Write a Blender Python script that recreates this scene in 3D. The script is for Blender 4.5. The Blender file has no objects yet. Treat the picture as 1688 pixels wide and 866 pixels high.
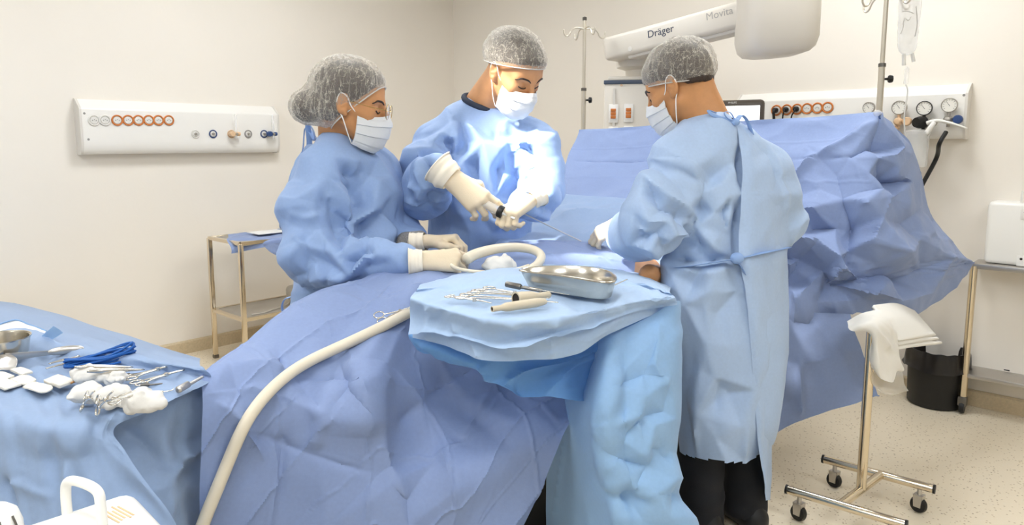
import bpy, math, random
import numpy as np
from mathutils import Vector, Matrix
random.seed(7)
SC = bpy.context.scene
COL = SC.collection
PI = math.pi
# ------------------------------------------------------------------ camera model (1688 x 866 frame)
FPX, PX0, PY0, HZ, CAMH = 1150.0, 844.0, 382.0, 235.0, 1.35
PIT = math.atan((PY0 - HZ) / FPX)
CF = np.array([0, math.cos(PIT), -math.sin(PIT)])
CU = np.array([0, math.sin(PIT), math.cos(PIT)])
CAMP = np.array([0, 0, CAMH])
def ray(px, py):
    return CF + np.array([1., 0, 0]) * ((px - PX0) / FPX) + CU * (-(py - PY0) / FPX)
def P(px, py, Y):
    d = ray(px, py)
    return CAMP + d * (Y / d[1])
def PZ(px, py, z):
    d = ray(px, py)
    return CAMP + d * ((z - CAMH) / d[2])
def V3(a): return np.array(a, dtype=float)
def nrm(v):
    v = np.asarray(v, float)
    return v / (np.linalg.norm(v) + 1e-12)
# ------------------------------------------------------------------ materials
MATS = {}
def lin(c):
    return tuple((x / 12.92 if x <= .04045 else ((x + .055) / 1.055) ** 2.4) for x in [v / 255. for v in c])
def mat(name, rgb, rough=.5, metal=0., bump=0., bscale=200., var=0., vscale=8., transl=0., sheen=0., alpha=1., trans=0., ior=1.45, spec=.5, emit=0., sss=0.):
    if name in MATS: return MATS[name]
    m = bpy.data.materials.new(name); m.use_nodes = True
    nt = m.node_tree; nd = nt.nodes; lk = nt.links
    b = nd['Principled BSDF']; out = nd['Material Output']
    c = lin(rgb)
    b.inputs['Base Color'].default_value = (*c, 1)
    b.inputs['Roughness'].default_value = rough
    b.inputs['Metallic'].default_value = metal
    b.inputs['IOR'].default_value = ior
    b.inputs['Specular IOR Level'].default_value = spec
    if trans: b.inputs['Transmission Weight'].default_value = trans
    if sheen: b.inputs['Sheen Weight'].default_value = sheen
    if sss:
        b.inputs['Subsurface Weight'].default_value = sss
        b.inputs['Subsurface Radius'].default_value = (.012, .005, .003)
        b.inputs['Subsurface Scale'].default_value = 1.
    if alpha < 1: b.inputs['Alpha'].default_value = alpha
    if emit:
        b.inputs['Emission Color'].default_value = (*c, 1); b.inputs['Emission Strength'].default_value = emit
    tc = nd.new('ShaderNodeTexCoord')
    if var:
        n = nd.new('ShaderNodeTexNoise'); n.inputs['Scale'].default_value = vscale; n.inputs['Detail'].default_value = 5
        lk.new(tc.outputs['Object'], n.inputs['Vector'])
        r = nd.new('ShaderNodeMapRange'); r.inputs[1].default_value = .3; r.inputs[2].default_value = .7
        r.inputs[3].default_value = 1 - var; r.inputs[4].default_value = 1 + var
        lk.new(n.outputs['Fac'], r.inputs[0])
        mx = nd.new('ShaderNodeVectorMath'); mx.operation = 'SCALE'; mx.inputs[0].default_value = c
        lk.new(r.outputs[0], mx.inputs['Scale']); lk.new(mx.outputs[0], b.inputs['Base Color'])
    if bump:
        n2 = nd.new('ShaderNodeTexNoise'); n2.inputs['Scale'].default_value = bscale; n2.inputs['Detail'].default_value = 3
        lk.new(tc.outputs['Object'], n2.inputs['Vector'])
        bp = nd.new('ShaderNodeBump'); bp.inputs['Strength'].default_value = bump; bp.inputs['Distance'].default_value = .01
        lk.new(n2.outputs['Fac'], bp.inputs['Height']); lk.new(bp.outputs['Normal'], b.inputs['Normal'])
    if transl:
        t = nd.new('ShaderNodeBsdfTranslucent'); t.inputs['Color'].default_value = (*c, 1)
        mxs = nd.new('ShaderNodeMixShader'); mxs.inputs[0].default_value = transl
        lk.new(b.outputs[0], mxs.inputs[1]); lk.new(t.outputs[0], mxs.inputs[2]); lk.new(mxs.outputs[0], out.inputs['Surface'])
    MATS[name] = m
    return m
# ------------------------------------------------------------------ mesh builder and object helpers
class MB:
    def __init__(s): s.v = []; s.f = []; s.n = 0
    def add(s, v, f):
        v = np.asarray(v, float).reshape(-1, 3)
        s.v.append(v); o = s.n
        for q in f: s.f.append(tuple(int(i) + o for i in q))
        s.n += len(v); return s
    def verts(s): return np.concatenate(s.v) if s.v else np.zeros((0, 3))
    # ---- shapes
    def box(s, c, size, R=None, bev=0.0, seg=2):
        c = V3(c); h = V3(size) / 2
        if bev <= 0:
            v = np.array([[x, y, z] for x in (-1, 1) for y in (-1, 1) for z in (-1, 1)]) * h
            f = [(0, 1, 3, 2), (4, 6, 7, 5), (0, 4, 5, 1), (2, 3, 7, 6), (0, 2, 6, 4), (1, 5, 7, 3)]
        else:
            bev = min(bev, h.min() * .98)
            bm = MBX(2 * h[0], 2 * h[1], 2 * h[2], bev, seg); v, f = bm
        if R is not None: v = v @ np.asarray(R).T
        return s.add(v + c, f)
    def tube(s, pts, r, n=10, cap=True, closed=False, flat=None, up=None):
        pts = np.asarray(pts, float); m = len(pts)
        rr = np.full(m, r, float) if np.isscalar(r) else np.asarray(r, float)
        if closed: t = np.roll(pts, -1, 0) - np.roll(pts, 1, 0)
        else: t = np.gradient(pts, axis=0)
        t /= np.linalg.norm(t, axis=1)[:, None] + 1e-12
        u = np.array([0, 0, 1.]) if up is None else nrm(up)
        if abs(t[0] @ u) > .95: u = np.array([1., 0, 0])
        U = []; 
        for i in range(m):
            u = u - t[i] * (u @ t[i]); u /= np.linalg.norm(u) + 1e-12; U.append(u.copy())
        U = np.array(U); W = np.cross(t, U)
        a = np.arange(n) * 2 * PI / n
        fl = 1. if flat is None else flat
        v = (pts[:, None] + rr[:, None, None] * (np.cos(a)[None, :, None] * U[:, None] * fl + np.sin(a)[None, :, None] * W[:, None])).reshape(-1, 3)
        f = []
        for i in range(m if closed else m - 1):
            j = (i + 1) % m
            for k in range(n):
                f.append((i * n + k, i * n + (k + 1) % n, j * n + (k + 1) % n, j * n + k))
        if cap and not closed:
            f.append(tuple(range(n))[::-1]); f.append(tuple((m - 1) * n + k for k in range(n)))
        return s.add(v, f)
    def lathe(s, prof, c=(0, 0, 0), axis=(0, 0, 1), n=24, cap=True):
        ax = nrm(axis); u = np.cross(ax, [0, 0, 1.]) if abs(ax[2]) < .95 else np.cross(ax, [1., 0, 0]); u = nrm(u); w = np.cross(ax, u)
        a = np.arange(n) * 2 * PI / n
        v = []
        for r, h in prof:
            v.append(V3(c) + ax * h + r * (np.cos(a)[:, None] * u + np.sin(a)[:, None] * w))
        f = []
        m = len(prof)
        for i in range(m - 1):
            for k in range(n):
                f.append((i * n + k, i * n + (k + 1) % n, (i + 1) * n + (k + 1) % n, (i + 1) * n + k))
        if cap:
            f.append(tuple(range(n))[::-1]); f.append(tuple((m - 1) * n + k for k in range(n)))
        return s.add(np.concatenate(v), f)
    def cyl(s, a, b, r, n=16, r2=None, bev=.0):
        a = V3(a); b = V3(b); L = np.linalg.norm(b - a); r2 = r if r2 is None else r2
        pr = [(r, 0), (r2, L)] if bev <= 0 else [(r - bev, 0), (r, bev), (r2, L - bev), (r2 - bev, L)]
        return s.lathe(pr, a, b - a, n)
    def torus(s, c, R, r, axis=(0, 0, 1), n=28, m=8, sx=1., a0=0., a1=2 * PI, u=None):
        ax = nrm(axis)
        if u is None: u = np.cross(ax, [0, 0, 1.]) if abs(ax[2]) < .95 else np.array([1., 0, 0])
        u = nrm(u); w = np.cross(ax, u)
        full = abs(a1 - a0 - 2 * PI) < 1e-6
        a = np.linspace(a0, a1, n, endpoint=not full)
        pts = V3(c) + R * (sx * np.cos(a)[:, None] * u + np.sin(a)[:, None] * w)
        return s.tube(pts, r, m, closed=full, up=ax)
    def sphere(s, c, r, n=16, m=10, R=None):
        r = np.full(3, r) if np.isscalar(r) else V3(r)
        v = [[0, 0, 1]]; f = []
        for i in range(1, m):
            th = PI * i / m
            for k in range(n): v.append([math.sin(th) * math.cos(2 * PI * k / n), math.sin(th) * math.sin(2 * PI * k / n), math.cos(th)])
        v.append([0, 0, -1]); v = np.array(v) * r
        for k in range(n): f.append((0, 1 + k, 1 + (k + 1) % n))
        for i in range(m - 2):
            for k in range(n):
                a = 1 + i * n; f.append((a + k, a + n + k, a + n + (k + 1) % n, a + (k + 1) % n))
        L = len(v) - 1; a = 1 + (m - 2) * n
        for k in range(n): f.append((a + k, L, a + (k + 1) % n))
        if R is not None: v = v @ np.asarray(R).T
        return s.add(v + V3(c), f)
    def prism(s, poly, o, ex, ey, ez, depth):
        """extrude a 2-D polygon (in ex, ey) along ez by depth"""
        poly = np.asarray(poly, float); n = len(poly)
        a = V3(o) + poly[:, :1] * V3(ex) + poly[:, 1:] * V3(ey); b = a + V3(ez) * depth
        f = [tuple(range(n)), tuple(range(2 * n - 1, n - 1, -1))]
        for i in range(n): f.append((i, (i + 1) % n, n + (i + 1) % n, n + i))
        return s.add(np.concatenate([a, b]), f)
def MBX(sx, sy, sz, bev, seg):
    """bevelled box verts/faces through bmesh"""
    import bmesh
    bm = bmesh.new(); bmesh.ops.create_cube(bm, size=1.0)
    for v in bm.verts: v.co.x *= sx; v.co.y *= sy; v.co.z *= sz
    bmesh.ops.bevel(bm, geom=bm.edges[:], offset=bev, segments=seg, affect='EDGES', profile=.5)
    bm.verts.index_update()
    v = np.array([v.co[:] for v in bm.verts]); f = [tuple(x.index for x in q.verts) for q in bm.faces]
    bm.free(); return v, f
def wloc(o):
    p = np.zeros(3)
    while o is not None:
        p += V3(o.location); o = o.parent
    return p
def mesh_from(name, v, f, smooth=True):
    me = bpy.data.meshes.new(name)
    me.from_pydata([tuple(map(float, x)) for x in v], [], [tuple(map(int, q)) for q in f]); me.update()
    if smooth: me.polygons.foreach_set('use_smooth', [True] * len(me.polygons))
    return me
def obj(name, mb, m, parent=None, smooth=True, local=False, ang=None, origin=None):
    """link ONE mesh object; verts are in world space unless local"""
    if isinstance(mb, tuple): v, f = mb
    else: v, f = mb.verts(), mb.f
    v = np.array(v, float)
    off = np.zeros(3)
    if parent is not None and not local: v = v - wloc(parent)
    if parent is None and origin is not None: off = V3(origin); v = v - off
    me = mesh_from(name, v, f, smooth)
    o = bpy.data.objects.new(name, me); COL.objects.link(o)
    o.location = off
    if m is not None: me.materials.append(m)
    if parent is not None: o.parent = parent
    if smooth:
        try: me.set_sharp_from_angle(angle=math.radians(ang if ang else 40))
        except Exception: pass
    return o
def tag(o, label, cat, group=None, kind=None):
    if label: o['label'] = label
    if cat: o['category'] = cat
    if group: o['group'] = group
    if kind: o['kind'] = kind
    return o
def thing(name, label, cat, loc, group=None, rotz=0.):
    o = bpy.data.objects.new(name, None); COL.objects.link(o)
    o.location = tuple(map(float, loc)); o.rotation_euler = (0, 0, rotz); o.empty_display_size = .1
    return tag(o, label, cat, group)
def dup(root, M=None, label=None, group=None):
    r = root.copy(); COL.objects.link(r)
    if M is not None: r.matrix_world = M
    for ch in list(root.children):
        c = ch.copy(); COL.objects.link(c); c.parent = r
        for g in list(ch.children):
            d = g.copy(); COL.objects.link(d); d.parent = c
    if label: r['label'] = label
    if group: r['group'] = group
    return r
def struct(name, mb, m, smooth=False):
    o = obj(name, mb, m, smooth=smooth); o['kind'] = 'structure'; return o
def frame(x, z, o):
    """matrix with local X along x and local Z near z"""
    x = nrm(x); z = V3(z); z = nrm(z - x * (z @ x)); y = np.cross(z, x)
    M = Matrix(((x[0], y[0], z[0], o[0]), (x[1], y[1], z[1], o[1]), (x[2], y[2], z[2], o[2]), (0, 0, 0, 1)))
    return M
def catmull(pts, n):
    pts = np.asarray(pts, float); m = len(pts)
    t = np.linspace(0, m - 1, n); i = np.clip(t.astype(int), 0, m - 2); f = (t - i)[(...,) + (None,) * (pts.ndim - 1)]
    ext = np.concatenate([[2 * pts[0] - pts[1]], pts, [2 * pts[-1] - pts[-2]]])
    p0, p1, p2, p3 = ext[i], ext[i + 1], ext[i + 2], ext[i + 3]
    return .5 * (2 * p1 + (p2 - p0) * f + (2 * p0 - 5 * p1 + 4 * p2 - p3) * f ** 2 + (3 * p1 - p0 - 3 * p2 + p3) * f ** 3)
# ------------------------------------------------------------------ noise
def _hash(i, seed):
    i = i.astype(np.int64)
    h = (i[..., 0] * 374761393 + i[..., 1] * 668265263 + i[..., 2] * 2147483647 + seed * 1274126177) & 0xffffffff
    h = ((h ^ (h >> 13)) * 1274126177) & 0xffffffff
    h = (h ^ (h >> 16)) & 0xffffff
    return h / float(0xffffff)
def noise(Q, freq, seed=0):
    p = np.asarray(Q) * freq; i = np.floor(p); f = p - i; f = f * f * (3 - 2 * f)
    r = 0
    for a in (0, 1):
        for b in (0, 1):
            for c in (0, 1):
                w = (f[..., 0] if a else 1 - f[..., 0]) * (f[..., 1] if b else 1 - f[..., 1]) * (f[..., 2] if c else 1 - f[..., 2])
                r = r + w * _hash(i + np.array([a, b, c]), seed)
    return r * 2 - 1
def worley3(Q, freq, seed=0):
    p = np.asarray(Q) * freq; i = np.floor(p).astype(int); b = np.full(len(p), 9.)
    for a in (-1, 0, 1):
        for c in (-1, 0, 1):
            for e in (-1, 0, 1):
                k = i + np.array([a, c, e]); j = np.stack([_hash(k, seed), _hash(k, seed + 11), _hash(k, seed + 23)], 1)
                b = np.minimum(b, np.linalg.norm(k + j - p, axis=1))
    return b
def ridged(Q, freq, seed=0): return 1 - 2 * np.abs(noise(Q, freq, seed))
# ------------------------------------------------------------------ signed distance modelling
def smin(a, b, k):
    h = np.maximum(k - np.abs(a - b), 0) / k
    return np.minimum(a, b) - h * h * k * .25
def smax(a, b, k): return -smin(-a, -b, k)
def cap(Pn, a, b, ra, rb=None):
    a = V3(a); b = V3(b); rb = ra if rb is None else rb
    ba = b - a; L = ba @ ba + 1e-12
    t = np.clip(((Pn - a) @ ba) / L, 0, 1)
    return np.linalg.norm(Pn - a - t[:, None] * ba, axis=1) - (ra + (rb - ra) * t)
def ell(Pn, c, r, R=None):
    q = Pn - V3(c)
    if R is not None: q = q @ np.asarray(R)
    r = V3(r); k = np.linalg.norm(q / r, axis=1)
    k2 = np.linalg.norm(q / (r * r), axis=1) + 1e-9
    return k * (k - 1) / k2
def chain(Pn, pts, rs, k=.02):
    d = None
    for i in range(len(pts) - 1):
        c = cap(Pn, pts[i], pts[i + 1], rs[i], rs[i + 1])
        d = c if d is None else smin(d, c, k)
    return d
def surface(f, lo, hi, h, newton=2):
    lo = V3(lo); hi = V3(hi)
    n = np.ceil((hi - lo) / h).astype(int) + 1
    ax = [lo[i] + h * np.arange(n[i]) for i in range(3)]
    F = np.empty(n)
    for i0 in range(0, n[0], 16):
        X, Y, Z = np.meshgrid(ax[0][i0:i0 + 16], ax[1], ax[2], indexing='ij')
        F[i0:i0 + 16] = f(np.stack([X, Y, Z], -1).reshape(-1, 3)).reshape(X.shape)
    S = F < 0
    cs = sum(S[a:n[0] - 1 + a, b:n[1] - 1 + b, c:n[2] - 1 + c].astype(int) for a in (0, 1) for b in (0, 1) for c in (0, 1))
    act = (cs > 0) & (cs < 8)
    idx = -np.ones(act.shape, int); ii = np.argwhere(act); idx[act] = np.arange(len(ii))
    acc = np.zeros((len(ii), 3)); cnt = np.zeros(len(ii))
    cor = [(a, b, c) for a in (0, 1) for b in (0, 1) for c in (0, 1)]
    for a in cor:
        for d in range(3):
            if a[d] == 0:
                b = list(a); b[d] = 1
                fa = F[ii[:, 0] + a[0], ii[:, 1] + a[1], ii[:, 2] + a[2]]; fb = F[ii[:, 0] + b[0], ii[:, 1] + b[1], ii[:, 2] + b[2]]
                m = (fa < 0) != (fb < 0)
                t = np.where(m, fa / np.where(m, fa - fb, 1), 0)
                p = np.array(a, float)[None] + np.zeros((len(ii), 3)); p[:, d] = t
                acc += p * m[:, None]; cnt += m
    v = lo + h * (ii + acc / cnt[:, None])
    faces = []
    for d in range(3):
        e, g = [(1, 2), (2, 0), (0, 1)][d]
        sl0 = [slice(1, n[i] - 1) for i in range(3)]; sl0[d] = slice(0, n[d] - 1)
        sl1 = list(sl0); sl1[d] = slice(1, n[d])
        A = S[tuple(sl0)]; B = S[tuple(sl1)]
        for flip, M in ((False, A & ~B), (True, ~A & B)):
            q = np.argwhere(M)
            if not len(q): continue
            for i in range(3):
                if i != d: q[:, i] += 1
            def cell(de, dg):
                r = q.copy(); r[:, e] += de; r[:, g] += dg
                return idx[r[:, 0], r[:, 1], r[:, 2]]
            quad = np.stack([cell(-1, -1), cell(0, -1), cell(0, 0), cell(-1, 0)], 1)
            faces.append(quad[:, ::-1] if flip else quad)
    q = np.concatenate(faces)
    q = q[(q >= 0).all(1)]
    for _ in range(newton):
        e = h * .25; g = np.zeros_like(v)
        for i in range(3):
            o = np.zeros(3); o[i] = e
            g[:, i] = (f(v + o) - f(v - o)) / (2 * e)
        fv = f(v); st = fv[:, None] * g / (np.maximum((g * g).sum(1), .2))[:, None]
        L = np.linalg.norm(st, axis=1); st *= np.minimum(1, h * .6 / (L + 1e-9))[:, None]
        v = v - st
    return v, q
def vnormals(v, q):
    q = np.asarray(q); n = np.cross(v[q[:, 2]] - v[q[:, 0]], v[q[:, 3]] - v[q[:, 1]])
    N = np.zeros_like(v)
    for k in range(4):
        for d in range(3): N[:, d] += np.bincount(q[:, k], n[:, d], len(v))
    return N / (np.linalg.norm(N, axis=1)[:, None] + 1e-12)
def neighbours(nv, q, diag=True):
    q = np.asarray(q)
    E = [q[:, [0, 1]], q[:, [1, 2]], q[:, [2, 3]], q[:, [3, 0]]]
    if diag: E += [q[:, [0, 2]], q[:, [1, 3]]]
    E = np.concatenate(E); E = np.concatenate([E, E[:, ::-1]])
    key = np.unique(E[:, 0] * nv + E[:, 1]); a = key // nv; b = key % nv
    cnt = np.bincount(a, minlength=nv); K = cnt.max()
    start = np.concatenate([[0], np.cumsum(cnt)[:-1]])
    nb = np.tile(np.arange(nv)[:, None], (1, K)); slot = np.arange(len(a)) - start[a]
    nb[a, slot] = b; msk = np.zeros((nv, K), bool); msk[a, slot] = True
    return nb, msk
def crinkle(v, q, expand=.03, iters=120, pin=None, seed=1, amp=.006, freq=9., bend=.12, keep=.01, noise_fn=None, axis_expand=None, grav=0., collide=None, stretch=1.):
    """position-based cloth: grow the rest lengths a little so that the sheet buckles into natural folds"""
    base = v.copy(); nv = len(v); N0 = vnormals(v, q)
    nb, mk = neighbours(nv, q); cnt = mk.sum(1)[:, None]
    D = base[nb] - base[:, None]; L0 = np.linalg.norm(D, axis=2)
    if axis_expand is not None:
        A, ex = axis_expand            # per-vertex direction and growth along it
        c = np.abs((D * A[:, None]).sum(2)) / (L0 + 1e-9)
        e = expand + np.asarray(ex)[:, None] * c ** 2
        e = .5 * (e + .5 * (e[nb].mean(2) if False else e))
    else:
        e = np.asarray(expand)[:, None] if np.ndim(expand) else expand
    Lr = L0 * (1 + e)
    w = np.ones(nv) if pin is None else 1 - np.asarray(pin, float)
    n0 = noise(base, freq, seed) + .6 * noise(base, freq * 2.1, seed + 5) if noise_fn is None else noise_fn(base)
    x = base + N0 * (amp * n0 * w)[:, None]
    for it in range(iters):
        d = x[nb] - x[:, None]; L = np.linalg.norm(d, axis=2) + 1e-9
        c = ((L - Lr) / L * mk)[..., None] * d * (.5 * stretch)
        dx = c.sum(1) / cnt * 1.6
        lap = (x[nb] * mk[..., None]).sum(1) / cnt - x
        lap0 = 0
        dx = dx + bend * lap + keep * (base - x)
        if grav: dx[:, 2] -= grav
        x = x + dx * w[:, None]
        if collide is not None: x = collide(x)
    return x
def smooth_v(x, q, k=.5, it=1, pin=None):
    nb, mk = neighbours(len(x), q, False); cnt = mk.sum(1)[:, None]
    w = 1 if pin is None else (1 - np.asarray(pin, float))[:, None]
    for _ in range(it):
        x = x + k * w * ((x[nb] * mk[..., None]).sum(1) / cnt - x)
    return x
def polydist(X, pts):
    """distance of points to a 3-D polyline, and the parameter along it"""
    pts = np.asarray(pts, float); best = np.full(len(X), 1e9); tt = np.zeros(len(X))
    for i in range(len(pts) - 1):
        ba = pts[i + 1] - pts[i]; t = np.clip(((X - pts[i]) @ ba) / (ba @ ba + 1e-12), 0, 1)
        d = np.linalg.norm(X - pts[i] - t[:, None] * ba, axis=1)
        m = d < best; best[m] = d[m]; tt[m] = (i + t[m]) / (len(pts) - 1)
    return best, tt
def folds(x, N, strokes, Yd=None):
    """press creases / pull ridges along 3-D strokes: (polyline, width, height)"""
    for pts, wd, ht in strokes:
        d, t = polydist(x, pts)
        fade = np.clip(np.minimum(t, 1 - t) * 5 + .25, 0, 1)
        x = x + N * (ht * fade * np.exp(-np.abs(d / wd) ** 1.15))[:, None]
    return x
def sheet(ctrl, nu, nv, pts=False):
    """smooth surface through a net of control points (rows of (px,py,depth) or 3-D points)"""
    G = np.array([[p if isinstance(p, np.ndarray) else P(*p) for p in row] for row in ctrl], float)
    A = catmull(G, nv); B = catmull(A.transpose(1, 0, 2), nu).transpose(1, 0, 2)
    v = B.reshape(-1, 3); i = np.arange(nv - 1)[:, None] * nu + np.arange(nu - 1)[None]
    q = np.stack([i, i + nu, i + 1 + nu, i + 1], -1).reshape(-1, 4)
    return v, q, B.shape[:2]
def uvlen(v, shp):
    nv, nu = shp; G = v.reshape(nv, nu, 3)
    du = np.concatenate([np.zeros((nv, 1)), np.cumsum(np.linalg.norm(np.diff(G, axis=1), axis=2), 1)], 1)
    dv = np.concatenate([np.zeros((1, nu)), np.cumsum(np.linalg.norm(np.diff(G, axis=0), axis=2), 0)], 0)
    return du.reshape(-1), dv.reshape(-1)
def project(v):
    rel = v - CAMP; z = rel @ CF
    return np.stack([FPX * rel[:, 0] / z + PX0, PY0 - FPX * (rel @ CU) / z], 1)
def facet(v, q, pts, mask=None):
    """piecewise-flat crumple: heights given at a few measured points of the sheet, straight creases between them"""
    from mathutils.geometry import delaunay_2d_cdt
    s = project(v); c = np.array([(a, b) for a, b, _ in pts], float); h = np.array([k for _, _, k in pts], float)
    lo = s.min(0) - 60; hi = s.max(0) + 60; ring = []
    for k in range(9):
        t = k / 8
        for p in ((lo[0] + t * (hi[0] - lo[0]), lo[1]), (lo[0] + t * (hi[0] - lo[0]), hi[1]), (lo[0], lo[1] + t * (hi[1] - lo[1])), (hi[0], lo[1] + t * (hi[1] - lo[1]))): ring.append(p)
    c = np.concatenate([c, ring]); h = np.concatenate([h, np.zeros(len(ring))])
    r = delaunay_2d_cdt([Vector(x) for x in c], [], [], 0, 1e-6)
    cc = np.array([x[:] for x in r[0]]); hh = np.array([h[o[0]] if len(o) else 0 for o in r[3]])
    out = np.zeros(len(v))
    for t in r[2]:
        a, b, d = cc[list(t)]; ha, hb, hd = hh[list(t)]
        m = (b[0] - a[0]) * (d[1] - a[1]) - (d[0] - a[0]) * (b[1] - a[1])
        if abs(m) < 1e-9: continue
        w1 = ((s[:, 0] - a[0]) * (d[1] - a[1]) - (d[0] - a[0]) * (s[:, 1] - a[1])) / m
        w2 = ((b[0] - a[0]) * (s[:, 1] - a[1]) - (s[:, 0] - a[0]) * (b[1] - a[1])) / m
        k = (w1 >= -1e-6) & (w2 >= -1e-6) & (w1 + w2 <= 1 + 1e-6)
        out[k] = (ha * (1 - w1 - w2) + hb * w1 + hd * w2)[k]
    if mask is not None: out = out * mask
    return v + vnormals(v, q) * out[:, None]
def tri(x): return np.abs(((x) % 2) - 1) * 2 - 1
def packfolds(v, q, shp, cell=(.17, .2), amp=.004, rot=0., ph=(0.3, .4)):
    """the sharp square folds that a packed sheet keeps"""
    a, b = uvlen(v, shp); c, s = math.cos(rot), math.sin(rot); a, b = a * c - b * s, a * s + b * c
    N = vnormals(v, q)
    h = tri(a / cell[0] + ph[0]) + .8 * tri(b / cell[1] + ph[1])
    for fr, co in ((a, cell[0]), (b, cell[1])):
        ph_ = ph[0] if co == cell[0] else ph[1]
        k = (fr / co + ph_); dd = np.abs(k - np.round(k)) * co
        h = h + .55 * np.exp(-(dd / .004) ** 2)
    return v + N * (amp * h)[:, None]
def boundary_pin(shp, sides='lrtb', soft=3):
    nv, nu = shp; p = np.zeros(shp)
    for k in range(soft):
        w = 1 - k / soft
        if 'l' in sides: p[:, k] = np.maximum(p[:, k], w)
        if 'r' in sides: p[:, nu - 1 - k] = np.maximum(p[:, nu - 1 - k], w)
        if 't' in sides: p[k] = np.maximum(p[k], w)
        if 'b' in sides: p[nv - 1 - k] = np.maximum(p[nv - 1 - k], w)
    return p.reshape(-1)
# ------------------------------------------------------------------ camera
cam = bpy.data.cameras.new('camera'); camo = bpy.data.objects.new('camera', cam); COL.objects.link(camo)
cam.sensor_width = 36; cam.lens = 36 * FPX / 1688; cam.shift_y = -(433 - PY0) / 1688; cam.clip_start = .02
camo.location = CAMP; camo.rotation_euler = (PI / 2 - PIT, 0, 0); SC.camera = camo
SC.view_settings.view_transform = 'Standard'; SC.view_settings.look = 'None'
SC.view_settings.gamma = 1; SC.view_settings.use_curve_mapping = False; SC.view_settings.exposure = 0.76
# ------------------------------------------------------------------ room
CEIL = 3.0
C0 = PZ(752, 486, 0)                      # far corner of the room on the floor
dl = nrm([(1900 - 844) / 1150, 1, 0])     # along the left wall, away from the camera
dr = np.array([dl[1], -dl[0], 0])         # along the right wall, away from the corner
LW, RW = 7.2, 7.4
M_wall = mat('wall_paint', (240, 232, 219), .55, var=.012, vscale=1.5, bump=.03, bscale=60)
M_ceil = mat('ceiling_paint', (238, 237, 234), .7)
M_wall2 = mat('far_wall_paint', (188, 187, 184), .6)
def floor_mat():
    m = bpy.data.materials.new('terrazzo_vinyl'); m.use_nodes = True; nt = m.node_tree; b = nt.nodes['Principled BSDF']
    tc = nt.nodes.new('ShaderNodeTexCoord'); prev = None
    base = lin((234, 220, 194))
    def specks(scale, thr, col, prev):
        v = nt.nodes.new('ShaderNodeTexVoronoi'); v.inputs['Scale'].default_value = scale
        nt.links.new(tc.outputs['Object'], v.inputs['Vector'])
        r = nt.nodes.new('ShaderNodeMapRange'); r.inputs[1].default_value = thr; r.inputs[2].default_value = thr + .04; r.inputs[3].default_value = 1; r.inputs[4].default_value = 0
        nt.links.new(v.outputs['Distance'], r.inputs[0])
        w = nt.nodes.new('ShaderNodeSeparateColor'); nt.links.new(v.outputs['Color'], w.inputs[0])
        g = nt.nodes.new('ShaderNodeMath'); g.operation = 'GREATER_THAN'; g.inputs[1].default_value = .45; nt.links.new(w.outputs[0], g.inputs[0])
        mu = nt.nodes.new('ShaderNodeMath'); mu.operation = 'MULTIPLY'; nt.links.new(r.outputs[0], mu.inputs[0]); nt.links.new(g.outputs[0], mu.inputs[1])
        mx = nt.nodes.new('ShaderNodeMixRGB'); nt.links.new(mu.outputs[0], mx.inputs[0])
        if prev is None: mx.inputs[1].default_value = (*base, 1)
        else: nt.links.new(prev.outputs[0], mx.inputs[1])
        mx.inputs[2].default_value = (*lin(col), 1); return mx
    p = specks(70, .22, (196, 176, 144), None); p = specks(110, .2, (236, 226, 206), p); p = specks(45, .13, (170, 150, 120), p)
    nt.links.new(p.outputs[0], b.inputs['Base Color']); b.inputs['Roughness'].default_value = .28
    return m
M_floor = floor_mat()
def wall(name, a, b, inward, m=M_wall, t=.12, h=CEIL):
    a = V3(a); b = V3(b); d = nrm(b - a); mb = MB()
    p = [a, b, b - V3(inward) * t, a - V3(inward) * t]
    v = np.concatenate([p, [x + np.array([0, 0, h]) for x in p]])
    mb.add(v, [(0, 1, 5, 4), (1, 2, 6, 5), (2, 3, 7, 6), (3, 0, 4, 7), (0, 3, 2, 1), (4, 5, 6, 7)])
    return struct(name, mb, m)
Ln = C0 - dl * LW; Rf = C0 + dr * RW; Nr = Ln + dr * RW
wall('wall_left', Ln, C0, dr); wall('wall_right', C0, Rf, -dl)
wall('wall_front', Rf, Nr, -dr, M_wall2); wall('wall_back', Nr, Ln, dl, M_wall2)
def slab(name, z0, z1, m):
    c = [C0, Rf, Nr, Ln]; mb = MB()
    v = np.array([[p[0], p[1], z] for z in (z0, z1) for p in c])
    mb.add(v, [(0, 1, 2, 3), (7, 6, 5, 4), (0, 4, 5, 1), (1, 5, 6, 2), (2, 6, 7, 3), (3, 7, 4, 0)])
    return struct(name, mb, m)
slab('floor', -.1, 0, M_floor); slab('ceiling', CEIL, CEIL + .1, M_ceil)
M_base = mat('baseboard_terrazzo', (205, 186, 152), .4, var=.08, vscale=90)
def baseboard(name, a, b, n):
    d = nrm(b - a); mb = MB()
    prof = [(0, 0), (.014, 0), (.014, .075), (.008, .085), (0, .085)]
    v = np.array([e + V3(n) * x + np.array([0, 0, z]) for e in (a, b) for x, z in prof]); k = len(prof)
    mb.add(v, [tuple(range(k)), tuple(range(2 * k - 1, k - 1, -1))] + [(i, (i + 1) % k, k + (i + 1) % k, k + i) for i in range(k)])
    return struct(name, mb, m=M_base)
baseboard('baseboard_left', Ln, C0, dr); baseboard('baseboard_right', C0, Rf, -dl)
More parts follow.
